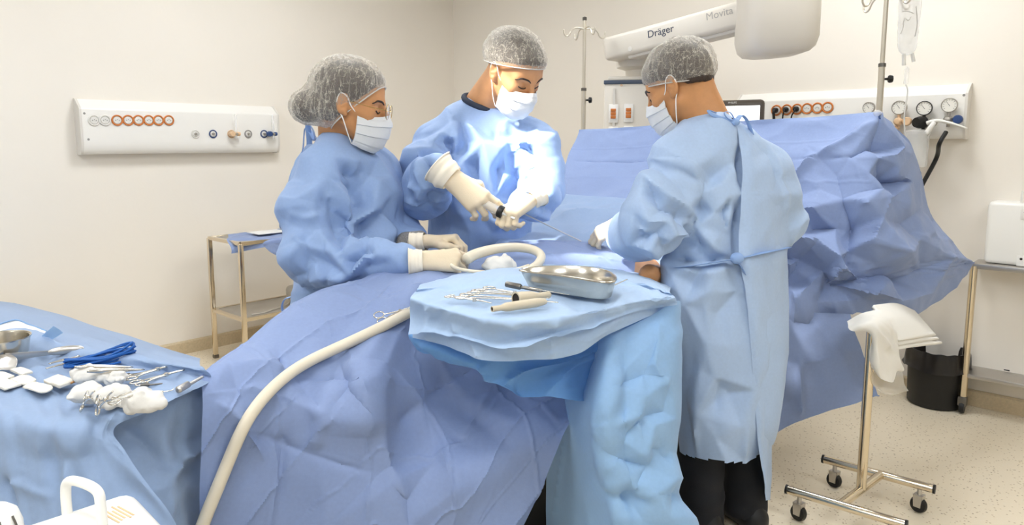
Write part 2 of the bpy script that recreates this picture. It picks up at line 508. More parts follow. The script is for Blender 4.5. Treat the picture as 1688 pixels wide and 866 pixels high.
# ------------------------------------------------------------------ unseen ceiling panels, some added as fill, and the surgical lamp
M_lampframe = mat('lamp_frame', (235, 235, 232), .4)
M_diff = mat('lamp_diffuser', (244, 249, 255), .5, emit=LAMP if 'LAMP' in globals() else 16.0)
ang = math.atan2(dr[1], dr[0])
for i, (u, w) in enumerate([(1.5, 2.2), (3.3, 1.0), (1.4, 4.6), (4.0, 4.2), (3.3, 6.0), (5.8, 2.4), (6.0, 5.0)]):  # last three panels are added fill, brightening the right man's back and floor
    c = C0 + dr * u - dl * w
    t = thing('ceiling_and_fill_light', 'white square ceiling panel out of view, overhead light with added fill', 'ceiling light', (c[0], c[1], CEIL - .012), 'ceiling light panels', ang)
    f = MB(); 
    for s in (-1, 1):
        f.box((s * .33, 0, 0), (.04, .70, .024)); f.box((0, s * .33, 0), (.62, .04, .024))
    obj('frame', f, M_lampframe, t, False, True)
    obj('diffuser', MB().box((0, 0, .004), (.62, .62, .01)), M_diff, t, False, True)
# surgical lamp out of the frame above the table
tgt = V3((.27, 2.50, 1.09)); lp = V3((-.95, 1.85, 2.42)); ld = nrm(tgt - lp)
M_white = mat('white_enamel', (240, 237, 230), .35)
t = thing('surgical_lamp', 'white dome surgical lamp hanging from the ceiling above the operating table', 'surgical lamp', (lp[0], lp[1], CEIL))
obj('dome', MB().lathe([(.04, -.16), (.16, -.13), (.27, -.05), (.29, .0), (.28, .0), (.26, -.045), (.15, -.115), (.03, -.14)], lp, ld, 40, False), M_white, t)
obj('arm', MB().tube(catmull([[lp[0], lp[1], CEIL - .02], [lp[0] - .12, lp[1] - .06, 2.85], lp - ld * .3, lp - ld * .155], 20), .022, 12), M_white, t)
obj('ceiling_flange', MB().lathe([(.1, -.03), (.1, 0)], (lp[0], lp[1], CEIL - .001), (0, 0, 1), 28), M_white, t)
sp = bpy.data.lights.new('surgical_beam', 'SPOT'); sp.energy = SPOT if 'SPOT' in globals() else 380; sp.spot_size = math.radians(17.5); sp.spot_blend = .5; sp.shadow_soft_size = .09; sp.color = (1, .97, .92)
so = bpy.data.objects.new('surgical_beam', sp); COL.objects.link(so); so.location = lp + ld * .02
so.rotation_euler = Vector(ld).to_track_quat('-Z', 'Y').to_euler()
w = bpy.data.worlds.new('world'); SC.world = w; w.use_nodes = True; w.node_tree.nodes['Background'].inputs[0].default_value = (.02, .02, .02, 1)
# ------------------------------------------------------------------ cloths
M_drape = mat('drape_blue', (137, 155, 195), .62, bump=.12, bscale=900, var=.03, vscale=120, transl=.07, sheen=.12)
M_drape2 = mat('drape_sky', (184, 208, 236), .6, bump=.12, bscale=900, var=.03, vscale=120, transl=.2, sheen=.12)
M_drape3 = mat('drape_steel', (146, 168, 200), .6, bump=.12, bscale=900, var=.03, vscale=120, transl=.1, sheen=.12)
def worley(a, b, cell, seed):
    ia = np.floor(a / cell); ib = np.floor(b / cell); best = np.full(len(a), 9.)
    for da in (-1, 0, 1):
        for db in (-1, 0, 1):
            c = np.stack([ia + da, ib + db, np.zeros(len(a))], 1).astype(int)
            ja = _hash(c, seed); jb = _hash(c + 57, seed + 3)
            best = np.minimum(best, np.hypot(ia + da + ja - a / cell, ib + db + jb - b / cell))
    return best
def crush(v, q, shp, amp, fr, seed, strokes=(), pf=None, ex=.015, it=60, pin='lrtb', bend=.12, keep=.03, fac=None):
    v0 = v
    if fac: v = facet(v, q, fac, 1 - .0 * boundary_pin(shp, pin, 2))
    N = vnormals(v, q)
    pinw = boundary_pin(shp, pin, 4)
    n = .6 * ridged(v, fr, seed) + .4 * ridged(v, fr * 2.2, seed + 9)
    ua, ub = uvlen(v, shp)
    n = .9 * n + 1.5 * worley(ua + .04 * noise(v, 4, seed), ub, .55 / fr, seed) - 1.1 * worley(ua, ub, .95 / fr, seed + 21)
    n = n - n.mean(); amp = amp * 1.6
    v = v + N * (amp * n * (1 - pinw))[:, None]
    st = []
    if strokes:
        rel = v0 - CAMP; xc = FPX * rel[:, 0] / (rel @ CF) + PX0; yc = PY0 - FPX * (rel @ CU) / (rel @ CF); dep = rel @ CF
    for pts, wd, ht in strokes:
        w3 = []
        for a in pts:
            d2 = np.hypot(xc - a[0], yc - a[1]); c = np.argsort(d2)[:12]; c = c[d2[c] < d2[c[0]] + 6]; w3.append(v[c[np.argmin(dep[c])]])
        st.append((w3, wd, ht))
    v = folds(v, N, [(a, b, c * 1.35) for a, b, c in st])
    if ex: v = crinkle(v, q, ex, it, boundary_pin(shp, pin, 2), seed, amp * .3, fr * 2.5, bend, keep)
    if pf: v = packfolds(v, q, shp, **pf)
    return v
# --- A: the big sheet over the patient
A = [
 [(333,650,1.55),(404,590,1.74),(503,525,1.95),(603,480,2.12),(692,470,2.2),(762,458,2.3),(852,420,2.5),(942,418,2.62),(1046,434,2.7)],
 [(330,622,1.46),(402,560,1.64),(500,495,1.84),(600,452,2.02),(690,443,2.1),(760,432,2.2),(850,397,2.4),(940,396,2.5),(1044,414,2.6)],
 [(331,640,1.41),(408,604,1.52),(510,558,1.68),(610,514,1.82),(684,492,1.88),(760,474,1.97),(860,450,2.12),(950,440,2.25),(1046,446,2.36)],
 [(332,690,1.39),(406,682,1.45),(500,665,1.53),(592,640,1.57),(672,600,1.70),(745,590,1.80),(830,570,1.90),(930,560,2.0),(1040,560,2.1)],
 [(331,740,1.385),(404,742,1.44),(495,745,1.50),(610,740,1.53),(690,715,1.61),(765,690,1.68),(840,665,1.74),(910,640,1.80),(975,620,1.86)],
 [(330,800,1.38),(402,810,1.43),(490,822,1.48),(610,820,1.51),(690,800,1.54),(770,778,1.57),(830,755,1.60),(885,732,1.62),(930,714,1.64)],
 [(328,860,1.375),(398,880,1.425),(485,900,1.47),(600,905,1.50),(680,895,1.52),(750,880,1.55),(805,870,1.57),(850,858,1.59),(872,846,1.61)],
 [(326,930,1.37),(394,950,1.42),(480,980,1.46),(590,985,1.49),(670,975,1.51),(730,965,1.54),(775,960,1.56),(805,955,1.57),(825,950,1.58)],
]
v, q, shp = sheet(A, 250, 220)
S = [
 ([(690,462,1.9),(660,540,1.78),(608,650,1.6),(640,760,1.55),(690,850,1.53)], .022, .014),
 ([(385,705,1.67),(480,735,1.62),(570,765,1.57),(620,775,1.55)], .007, -.006),
 ([(460,565,1.78),(470,660,1.66),(465,860,1.6)], .007, -.006),
 ([(520,690,1.62),(600,600,1.66),(660,520,1.8)], .02, .010),
 ([(500,612,1.7),(600,630,1.62)], .010, -.010),
 ([(430,640,1.7),(540,680,1.62),(520,740,1.6)], .016, .010),
 ([(345,650,1.72),(420,640,1.7),(450,655,1.68)], .008, .008),
 ([(640,640,1.64),(760,720,1.62),(880,830,1.6)], .008, -.008),
 ([(690,850,1.53),(780,690,1.64),(820,620,1.75)], .010, .010),
 ([(800,560,1.9),(860,640,1.76),(920,690,1.68)], .012, .010),
 ([(720,600,1.75),(790,690,1.65),(860,760,1.6)], .03, -.010),
 ([(560,480,1.95),(620,500,1.88),(680,490,1.88)], .015, .008),
 ([(600,520,1.84),(650,470,1.95)], .010, .008),
]
S += [
 ([(625,528,1.84),(600,640,1.63),(598,720,1.57)], .05, .02),
 ([(352,662,1.71),(400,690,1.67),(440,760,1.65)], .018, .014),
 ([(540,560,1.76),(575,640,1.63)], .02, -.014),
 ([(400,600,1.77),(470,610,1.74),(560,570,1.76)], .02, .012),
 ([(620,600,1.66),(700,660,1.66),(740,760,1.58),(760,840,1.56)], .03, .016),
 ([(700,560,1.8),(760,640,1.72),(850,700,1.66)], .025, .014),
 ([(660,700,1.6),(720,640,1.7),(790,600,1.82)], .02, -.012),
]
FA = [(677,494,.02),(640,560,.03),(612,640,.035),(606,690,.03),(642,798,.02),(672,866,.02),(379,594,.01),(447,624,.025),(412,690,.0),(466,733,-.005),(520,738,.012),(536,689,.03),(634,773,-.01),(474,613,-.02),(580,638,-.02),(560,600,.01),(500,560,.0),(540,520,.015),(600,500,-.012),(650,480,.02),(465,860,-.012),(410,866,.012),(540,866,.014),(350,720,.008),(345,650,.01),(390,640,-.015),
 (710,591,.02),(781,651,-.02),(743,727,.02),(667,825,-.012),(830,700,.016),(911,765,.0),(860,640,-.015),(933,722,.0),(700,660,-.02),(760,800,.014),(820,830,-.008),(720,760,-.008),(885,690,.012),(640,620,.0),(690,540,-.015),(560,560,-.012),(440,570,-.01),(480,530,.012)]
FA = [(a, b, c * .5) for a, b, c in FA]
v = crush(v, q, shp, .0045, 2.6, 11, S, dict(cell=(.21, .17), amp=.006, rot=.0, ph=(.2, .1)), .012, 24, 'lrt', .015, fac=FA)
VA = v
def onsheet(px, py, out=0., V=None):
    V = VA if V is None else V
    c = project(V); d = np.hypot(c[:, 0] - px, c[:, 1] - py); k = np.argsort(d)[:10]; k = k[d[k] < d[k[0]] + 5]
    p = V[k[np.argmin(V[k, 1])]]; r = nrm(ray(px, py)); p = CAMP + r * ((p - CAMP) @ r)
    return p - r * out
patient_drape = tag(obj('surgical_drape', (v, q), M_drape), 'large blue surgical sheet spread over the patient and hanging toward the viewer', 'surgical drape')
# --- B: mayo stand sheets
TZ = 1.0
def T(px, py, dz=0.): return PZ(px, py, TZ + dz)
B = [
 [T(694,466,-.10),T(760,446,-.11),T(840,432,-.12),T(905,428,-.12),T(985,436,-.12),T(1060,452,-.12),T(1106,474,-.10)],
 [T(690,474),T(760,457),T(840,446),T(905,443),T(985,447),T(1060,463),T(1104,482)],
 [T(684,482),T(760,476),T(840,472),T(915,468),T(990,468),T(1058,474),T(1108,486)],
 [T(679,488,.002),T(752,494),T(830,500),T(915,496),T(990,488),T(1056,482),T(1111,488,.002)],
 [T(677,494,.003),T(745,512,.003),T(815,526,.003),T(905,524,.003),T(985,508,.003),T(1052,495,.003),T(1114,492,.003)],
 [P(676,512,1.57),P(740,530,1.46),P(820,548,1.37),P(902,540,1.38),P(990,520,1.44),P(1052,503,1.52),P(1115,495,1.585)],
 [P(676,530,1.57),P(735,545,1.47),P(825,565,1.375),P(900,553,1.385),P(985,530,1.445),P(1050,508,1.525),P(1116,499,1.588)],
 [P(673,552,1.55),P(728,552,1.465),P(838,580,1.345),P(898,565,1.36),P(980,538,1.43),P(1048,514,1.52),P(1116,503,1.585)],
]
v, q, shp = sheet(B, 170, 110, True)
S = [([(758,500,1.5),(752,552,1.48)], .012, .010), ([(702,500,1.55),(699,545,1.54)], .008, .009), ([(915,525,1.39),(925,560,1.4)], .02, .012),
     ([(850,530,1.37),(840,582,1.36)], .01, .012), ([(690,478,1.62),(800,462,1.75),(880,452,1.85)], .012, .006), ([(720,478,1.62),(820,462,1.75)], .008, -.004),
     ([(1000,470,1.7),(1090,478,1.65)], .015, .008), ([(950,500,1.5),(1000,520,1.47)], .02, -.008)]
v = crush(v, q, shp, .004, 6, 5, S, dict(cell=(.15, .13), amp=.0012), .006, 30, 'lrt')
top_sheet = tag(obj('instrument_drape', (v, q), M_drape2), 'pale blue sheet covering the instrument tray, its wavy hem hanging over the front', 'surgical drape')
M_cover_shade = mat('cover_shade_cyan', (120, 172, 226), .6, bump=.12, bscale=900, var=.03, vscale=120, transl=.3, sheen=.12)  # same cloth as the tray sheet, its shade and backlight put into deeper blue
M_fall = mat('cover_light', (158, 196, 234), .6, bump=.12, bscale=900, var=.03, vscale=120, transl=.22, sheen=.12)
stand_cover = thing('stand_drape', 'sky blue cover wrapped under the instrument tray and falling to the floor at its right', 'surgical drape', (PZ(1000, 860, .3)[0], 1.6, 0))
Bm = [
 [P(681,500,1.60),P(742,522,1.50),P(815,536,1.41),P(902,532,1.42),P(986,516,1.48),P(1050,504,1.55),P(1108,498,1.61)],
 [P(680,530,1.595),P(742,552,1.49),P(815,568,1.40),P(902,562,1.41),P(988,538,1.47),P(1050,516,1.545),P(1110,506,1.605)],
 [P(680,557,1.585),P(742,574,1.485),P(800,594,1.405),P(866,594,1.40),P(938,587,1.43),P(1012,548,1.50),P(1088,514,1.58)],
]
v, q, shp = sheet(Bm, 130, 60)
v = crush(v, q, shp, .005, 6, 19, [([(900,540),(915,592)], .012, .012), ([(775,550),(790,592)], .012, .010), ([(700,520),(705,560)], .01, .01)], None, .012, 30, 'lrt', .04)
obj('under_layer', (v, q), M_drape2, stand_cover)
B2 = [
 [P(690,506,1.66),P(748,526,1.58),P(815,536,1.50),P(905,532,1.50),P(985,516,1.55),P(1050,502,1.60),P(1110,497,1.64)],
 [P(682,530,1.64),P(748,556,1.57),P(818,572,1.51),P(905,565,1.53),P(985,548,1.58),P(1050,530,1.62),P(1112,512,1.64)],
 [P(673,550,1.60),P(742,588,1.55),P(822,602,1.50),P(905,596,1.55),P(983,582,1.60),P(1050,560,1.63),P(1114,540,1.64)],
 [P(680,567,1.61),P(745,598,1.56),P(824,622,1.50),P(900,628,1.53),P(980,624,1.58),P(1050,600,1.62),P(1114,580,1.64)],
 [P(690,575,1.62),P(757,606,1.57),P(829,638,1.49),P(895,653,1.50),P(970,658,1.53),P(1045,640,1.59),P(1114,630,1.63)],
]
v, q, shp = sheet(B2, 150, 100)
S = [([(828,637),(860,610),(960,580),(1090,510)], .012, .024), ([(790,600),(800,632)], .010, .012), ([(960,656),(1000,600),(1060,540)], .014, -.018),
     ([(690,566),(780,600)], .012, .012), ([(900,650),(940,610),(1040,560)], .012, .014), ([(830,640),(850,620),(870,650)], .01, -.012), ([(720,580),(730,600)], .01, .01)]
v = crush(v, q, shp, .009, 5, 23, S, None, .015, 36, 'lrt', .03)
obj('apron', (v, q), M_cover_shade, stand_cover)
FB = [(1000,690,.0),(984,706,.02),(1040,672,.025),(1062,650,.03),(1052,690,-.02),(1075,700,.02),(1010,755,-.02),(1004,800,.025),(1060,745,.03),(1095,742,-.015),(1070,770,-.025),(1108,790,.02),(1030,820,-.025),(1075,812,.025),(1110,815,-.02),(1020,850,.02),(1060,860,-.01),(1100,850,.02),(1000,640,.01),(1040,600,.02),(1080,560,.02),(1060,620,-.02),(1100,620,.012),(1095,680,-.012),(1112,690,.012),(1020,720,.02)]
B3 = [
 [P(975,560,1.66),P(1000,552,1.55),P(1035,540,1.55),P(1075,520,1.57),P(1112,497,1.60),P(1118,503,1.68),P(1100,515,1.80)],
 [P(950,620,1.95),P(985,610,1.52),P(1030,600,1.51),P(1075,590,1.52),P(1114,575,1.56),P(1119,585,1.66),P(1100,590,1.80)],
 [P(912,655,1.95),P(978,660,1.49),P(1030,660,1.48),P(1080,655,1.50),P(1116,648,1.55),P(1121,655,1.66),P(1100,660,1.80)],
 [P(905,730,1.95),P(980,725,1.50),P(1030,728,1.47),P(1078,725,1.48),P(1114,718,1.53),P(1117,725,1.64),P(1098,730,1.8)],
 [P(903,800,1.95),P(990,792,1.51),P(1040,800,1.46),P(1085,800,1.47),P(1116,790,1.52),P(1120,800,1.62),P(1100,800,1.8)],
 [P(902,870,1.95),P(1003,865,1.51),P(1050,872,1.45),P(1098,870,1.46),P(1138,862,1.50),P(1146,868,1.6),P(1120,870,1.8)],
 [P(900,960,1.95),P(1010,960,1.50),P(1060,965,1.44),P(1110,962,1.45),P(1155,955,1.49),P(1165,960,1.6),P(1140,960,1.8)],
 [P(898,1060,1.95),P(1015,1060,1.50),P(1065,1065,1.43),P(1115,1062,1.44),P(1165,1055,1.48),P(1175,1060,1.6),P(1150,1060,1.8)],
]
v, q, shp = sheet(B3, 150, 190)
S = [([(985,700,1.5),(1030,690,1.48),(1060,665,1.48)], .012, .014), ([(1062,610,1.51),(1050,700,1.48),(1075,760,1.48)], .014, .016), ([(1000,810,1.5),(1060,830,1.46),(1120,815,1.5)], .014, -.014),
     ([(990,745,1.5),(1040,800,1.46),(1110,820,1.48)], .02, .018), ([(1085,530,1.57),(1080,600,1.52),(1100,640,1.53)], .014, .012), ([(1020,600,1.52),(1000,680,1.5),(1010,760,1.5)], .02, .012),
     ([(935,700,1.57),(920,800,1.6),(912,870,1.62)], .008, .008), ([(986,670),(990,720),(994,760),(1012,814),(1018,880)], .02, .010), ([(1070,740,1.47),(1110,760,1.52)], .012, -.01)]
FB = [(a, b, c * .5) for a, b, c in FB]
v = crush(v, q, shp, .002, 4.0, 31, S, None, .008, 16, 'lt', .012, fac=FB)
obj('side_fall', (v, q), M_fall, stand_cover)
# --- C: the screen between the poles
Cc = [
 [(955,214,3.70),(1050,209,3.52),(1150,204,3.35),(1250,198,3.19),(1350,192,3.04),(1445,186,2.90),(1452,190,2.91),(1458,196,2.92)],
 [(948,232,3.66),(1045,232,3.47),(1150,232,3.29),(1250,230,3.13),(1350,230,2.97),(1432,228,2.83),(1472,224,2.88),(1488,240,2.96)],
 [(938,255,3.60),(1042,258,3.41),(1150,262,3.22),(1252,264,3.05),(1345,268,2.90),(1425,270,2.80),(1485,272,2.88),(1512,290,3.02)],
 [(928,285,3.50),(1040,290,3.30),(1150,296,3.10),(1255,304,2.95),(1345,312,2.84),(1425,318,2.76),(1495,325,2.86),(1534,348,3.08)],
 [(920,310,3.40),(1038,318,3.18),(1150,330,3.00),(1260,345,2.86),(1345,358,2.78),(1425,366,2.70),(1505,375,2.84),(1562,392,3.16)],
 [(914,322,3.34),(1035,332,3.10),(1150,350,2.92),(1265,385,2.78),(1345,404,2.72),(1428,412,2.68),(1515,416,2.86),(1584,418,3.24)],
 [(912,330,3.28),(1032,345,3.04),(1155,385,2.86),(1270,440,2.72),(1350,455,2.68),(1435,455,2.68),(1522,444,2.90),(1602,431,3.34)],
 [(905,345,3.15),(1030,365,2.95),(1160,430,2.80),(1275,495,2.68),(1355,496,2.66),(1440,490,2.70),(1525,470,2.93),(1606,434,3.36)],
 [(900,352,3.10),(1030,380,2.92),(1165,460,2.78),(1278,522,2.69),(1360,522,2.68),(1440,514,2.74),(1512,513,2.95),(1592,452,3.30)],
]
FC = [(1448,194,0),(1464,255,.035),(1428,247,-.02),(1440,262,.02),(1464,297,-.07),(1453,250,-.05),(1482,241,.03),(1466,272,.03),(1472,290,.02),(1500,300,.01),(1452,330,.045),(1438,362,.05),(1422,392,.06),(1468,414,.075),(1468,456,-.04),(1517,344,.0),(1553,424,.035),(1490,370,-.02),(1510,395,.02),(1604,431,0),
 (1488,470,-.08),(1530,446,-.035),(1470,460,.0),(1371,458,.06),(1371,470,-.05),(1428,478,.05),(1430,466,-.04),(1307,489,.05),(1300,470,-.04),(1385,440,.065),(1383,424,.06),(1391,430,-.03),(1337,352,.05),(1416,342,.06),(1440,318,.04),(1408,371,-.05),(1343,369,-.05),(1376,372,-.03),(1303,398,.055),(1323,424,-.05),(1345,400,.03),(1360,446,-.02),(1412,380,-.055),(1424,400,.055),(1351,313,0),(1424,289,.03),(1380,290,-.015),(1400,262,.0),(1390,330,-.01),(1310,318,-.01),(1320,335,.02),(1440,436,.0),(1400,415,-.02),(1420,495,.0),(1350,500,-.01),(1480,492,.02),(1530,480,.02),(1300,440,.03),(1290,420,-.05),(1290,378,-.03),(1300,355,.03),
 (1330,240,.0),(1200,250,.0),(1100,250,.0),(1000,250,.0),(1250,300,.0),(1150,300,0),(1030,300,0)]
S = [([(945,262),(1040,264),(1100,262)], .006, -.006), ([(1300,262),(1400,258),(1440,245)], .006, -.006), ([(1030,214),(1025,330)], .006, .006), ([(1448,196),(1400,226),(1330,262),(1290,300)], .02, .02),
 ([(915,323),(1000,329),(1060,334)], .012, -.012), ([(1468,412),(1553,424),(1600,431)], .008, .010), ([(1424,397),(1468,413)], .008, .010), ([(1468,300),(1452,330),(1424,392)], .008, .012), ([(1371,459),(1430,472),(1470,462)], .006, .010), ([(1340,352),(1416,342),(1440,318)], .008, .010)]
v, q, shp = sheet(Cc, 240, 180)
v = crush(v, q, shp, .006, 3.6, 41, S, dict(cell=(.24, .22), amp=.003), .010, 22, 'tr', .014, fac=[(a, b, c * 1.15) for a, b, c in FC])
screen = tag(obj('screen_drape', (v, q), M_drape), 'blue drape stretched as a screen between two drip poles, tied to the trolley', 'surgical drape')
# light band and chest part between screen and patient
C2 = [
 [(912,318,3.33),(960,322,3.24),(1010,326,3.14),(1070,332,3.02),(1130,345,2.95),(1215,370,2.89)],
 [(893,340,3.10),(950,338,3.05),(1010,338,2.98),(1070,342,2.9),(1130,352,2.85),(1215,377,2.79)],
 [(880,362,2.92),(940,350,2.92),(1000,346,2.9),(1065,350,2.85),(1130,365,2.8),(1215,390,2.74)],
 [(860,378,2.75),(930,375,2.76),(1000,372,2.76),(1060,375,2.72),(1130,390,2.68),(1215,415,2.62)],
 [(820,398,2.55),(900,400,2.58),(980,405,2.6),(1050,415,2.6),(1130,430,2.58),(1215,455,2.52)],
 [(800,430,2.45),(890,430,2.48),(970,435,2.5),(1045,445,2.5),(1120,460,2.5),(1215,485,2.44)],
]
v, q, shp = sheet(C2, 110, 80)
v = crush(v, q, shp, .008, 5, 47, [([(880,362,2.9),(950,346,2.94),(1040,350,2.88)], .01, .012), ([(905,352,2.95),(915,400,2.6)], .01, -.008), ([(990,350,2.88),(960,400,2.6)], .014, .012)], dict(cell=(.2, .2), amp=.002), .012, 40)
tag(obj('chest_drape', (v, q), M_drape3), 'blue sheet across the patient\'s chest below the screen drape', 'surgical drape')
# hanging tail at the right under the screen
D = [
 [(1255,510,2.66),(1300,512,2.64),(1350,516,2.64),(1402,518,2.66)],
 [(1262,560,2.63),(1310,556,2.62),(1365,556,2.62),(1415,556,2.64)],
 [(1268,610,2.61),(1318,604,2.60),(1375,600,2.60),(1432,604,2.62)],
 [(1274,660,2.60),(1322,650,2.59),(1384,636,2.59),(1448,650,2.61)],
 [(1280,714,2.60),(1318,694,2.59),(1388,672,2.59),(1450,652,2.61)],
]
v, q, shp = sheet(D, 80, 90)
v = crush(v, q, shp, .005, 5, 53, [([(1312,590,2.6),(1318,694,2.59)], .012, .016), ([(1270,604,2.61),(1350,590,2.6),(1425,572,2.63)], .006, .006), ([(1300,648,2.6),(1440,608,2.62)], .006, -.008), ([(1340,525,2.63),(1400,600,2.61)], .02, .01)], None, .01, 30, 't')
tag(obj('drape_tail', (v, q), M_drape), 'loose blue drape end hanging in a point behind the right surgeon', 'surgical drape')
# --- E: back table cloth
EZ = .85
def E(px, py, dz=0.): return PZ(px, py, EZ + dz)
E1 = [
 [E(-420,470,-.3),E(-150,482,-.3),E(30,502,-.28),E(180,545,-.28),E(330,592,-.3)],
 [E(-420,510),E(-150,520),E(20,534),E(180,572),E(330,601)],
 [E(-420,580),E(-160,584),E(0,592),E(190,606),E(346,628,-.002)],
 [E(-420,650),E(-180,648),E(-15,645),E(150,654,-.001),E(262,672,-.004)],
 [E(-420,682,-.01),E(-200,684,-.008),E(-30,690,-.006),E(120,704,-.006),E(190,704,-.02)],
 [P(-420,740,1.20),P(-200,742,1.20),P(-35,748,1.205),P(110,760,1.19),P(208,745,1.20)],
 [P(-420,800,1.19),P(-200,802,1.18),P(-40,808,1.185),P(105,815,1.17),P(247,800,1.19)],
 [P(-420,870,1.17),P(-200,875,1.16),P(-40,880,1.165),P(100,885,1.15),P(292,868,1.18)],
 [P(-420,1000,1.16),P(-200,1005,1.15),P(-40,1010,1.155),P(100,1010,1.14),P(330,990,1.17)],
]
v, q, shp = sheet(E1, 150, 140)
S = [([(122,705,1.2),(118,780,1.18),(112,870,1.16)], .012, .014), ([(0,670,1.26),(60,700,1.21),(130,712,1.2)], .02, .008), ([(0,780,1.18),(20,866,1.17)], .014, -.014), ([(10,788,1.18),(90,815,1.17)], .008, .008), ([(185,715),(240,790),(290,866)], .008, .006), ([(60,720,1.2),(70,800,1.18)], .01, .006)]
v = crush(v, q, shp, .006, 4.5, 61, S, dict(cell=(.26, .24), amp=.002), .008, 30, 'lrt')
table_cloth = thing('table_drape', 'blue cloth covering the back instrument table at the left', 'surgical drape', (-1.0, 1.4, 0))
obj('top_cloth', (v, q), M_drape3, table_cloth)
E2 = [
 [E(150,700,-.02),E(222,678,-.007),E(284,652,-.007),E(340,622,-.007),E(350,612,-.007)],
 [P(150,716,1.24),P(240,700,1.29),P(296,680,1.37),P(352,660,1.45),P(372,650,1.52)],
 [P(160,755,1.24),P(255,745,1.30),P(305,730,1.39),P(358,712,1.47),P(378,700,1.54)],
 [P(190,805,1.235),P(280,790,1.31),P(315,775,1.41),P(362,760,1.48),P(382,750,1.55)],
 [P(230,868,1.23),P(290,845,1.32),P(330,830,1.42),P(366,820,1.49),P(385,810,1.56)],
 [P(280,990,1.22),P(320,960,1.32),P(345,950,1.42),P(372,940,1.49),P(388,930,1.56)],
]
v, q, shp = sheet(E2, 60, 80)
v = crush(v, q, shp, .008, 6, 67, [([(190,712,1.22),(255,740,1.3),(300,800,1.4)], .014, -.016), ([(250,810,1.22),(300,770,1.4),(340,740,1.45)], .012, .016), ([(275,770,1.3),(280,860,1.3)], .012, .014)], None, .02, 40, 'tl')
obj('end_fall', (v, q), M_drape3, table_cloth)
# ------------------------------------------------------------------ people
M_skin = mat('skin_tan', (200, 142, 92), .5, sss=.03, var=.06, vscale=30, bump=.05, bscale=300)
M_skin2 = mat('skin_fair', (206, 150, 104), .5, sss=.03, var=.06, vscale=30, bump=.05, bscale=300)
M_hair = mat('dark_hair', (52, 36, 26), .5, var=.3, vscale=90, bump=.4, bscale=260)
M_mask = mat('mask_white', (238, 238, 236), .7, bump=.15, bscale=700, transl=.15)
M_loop = mat('elastic_white', (245, 243, 238), .7)
M_glove = mat('latex_cream', (226, 207, 176), .42, bump=.08, bscale=260, sss=.05)
M_cuff = mat('latex_cuff', (240, 228, 206), .45, bump=.06, bscale=200)
M_knit = mat('knit_cuff', (232, 226, 212), .8, bump=.3, bscale=500)
M_knitgrey = mat('knit_grey', (150, 145, 140), .85, bump=.4, bscale=400, var=.3, vscale=250)
M_scrub = mat('scrub_navy', (44, 52, 68), .8, bump=.2, bscale=500)
M_black = mat('trouser_black', (26, 27, 32), .8, bump=.2, bscale=400)
M_shoe = mat('shoe_black', (22, 22, 24), .4)
M_gold = mat('wire_gold', (205, 175, 110), .25, 1.)
M_lens = mat('lens_clear', (255, 255, 255), .02, trans=1., ior=1.15)
M_gownA = mat('gown_blue', (150, 175, 215), .6, bump=.12, bscale=900, var=.03, vscale=120, transl=.06, sheen=.12)
M_gownB = mat('gown_mid', (150, 176, 218), .6, bump=.12, bscale=900, var=.03, vscale=120, transl=.06, sheen=.12)
M_gownC = mat('gown_pale', (178, 200, 230), .6, bump=.12, bscale=900, var=.03, vscale=120, transl=.06, sheen=.12)
M_tie = mat('gown_tie', (146, 176, 222), .6, bump=.12, bscale=900)
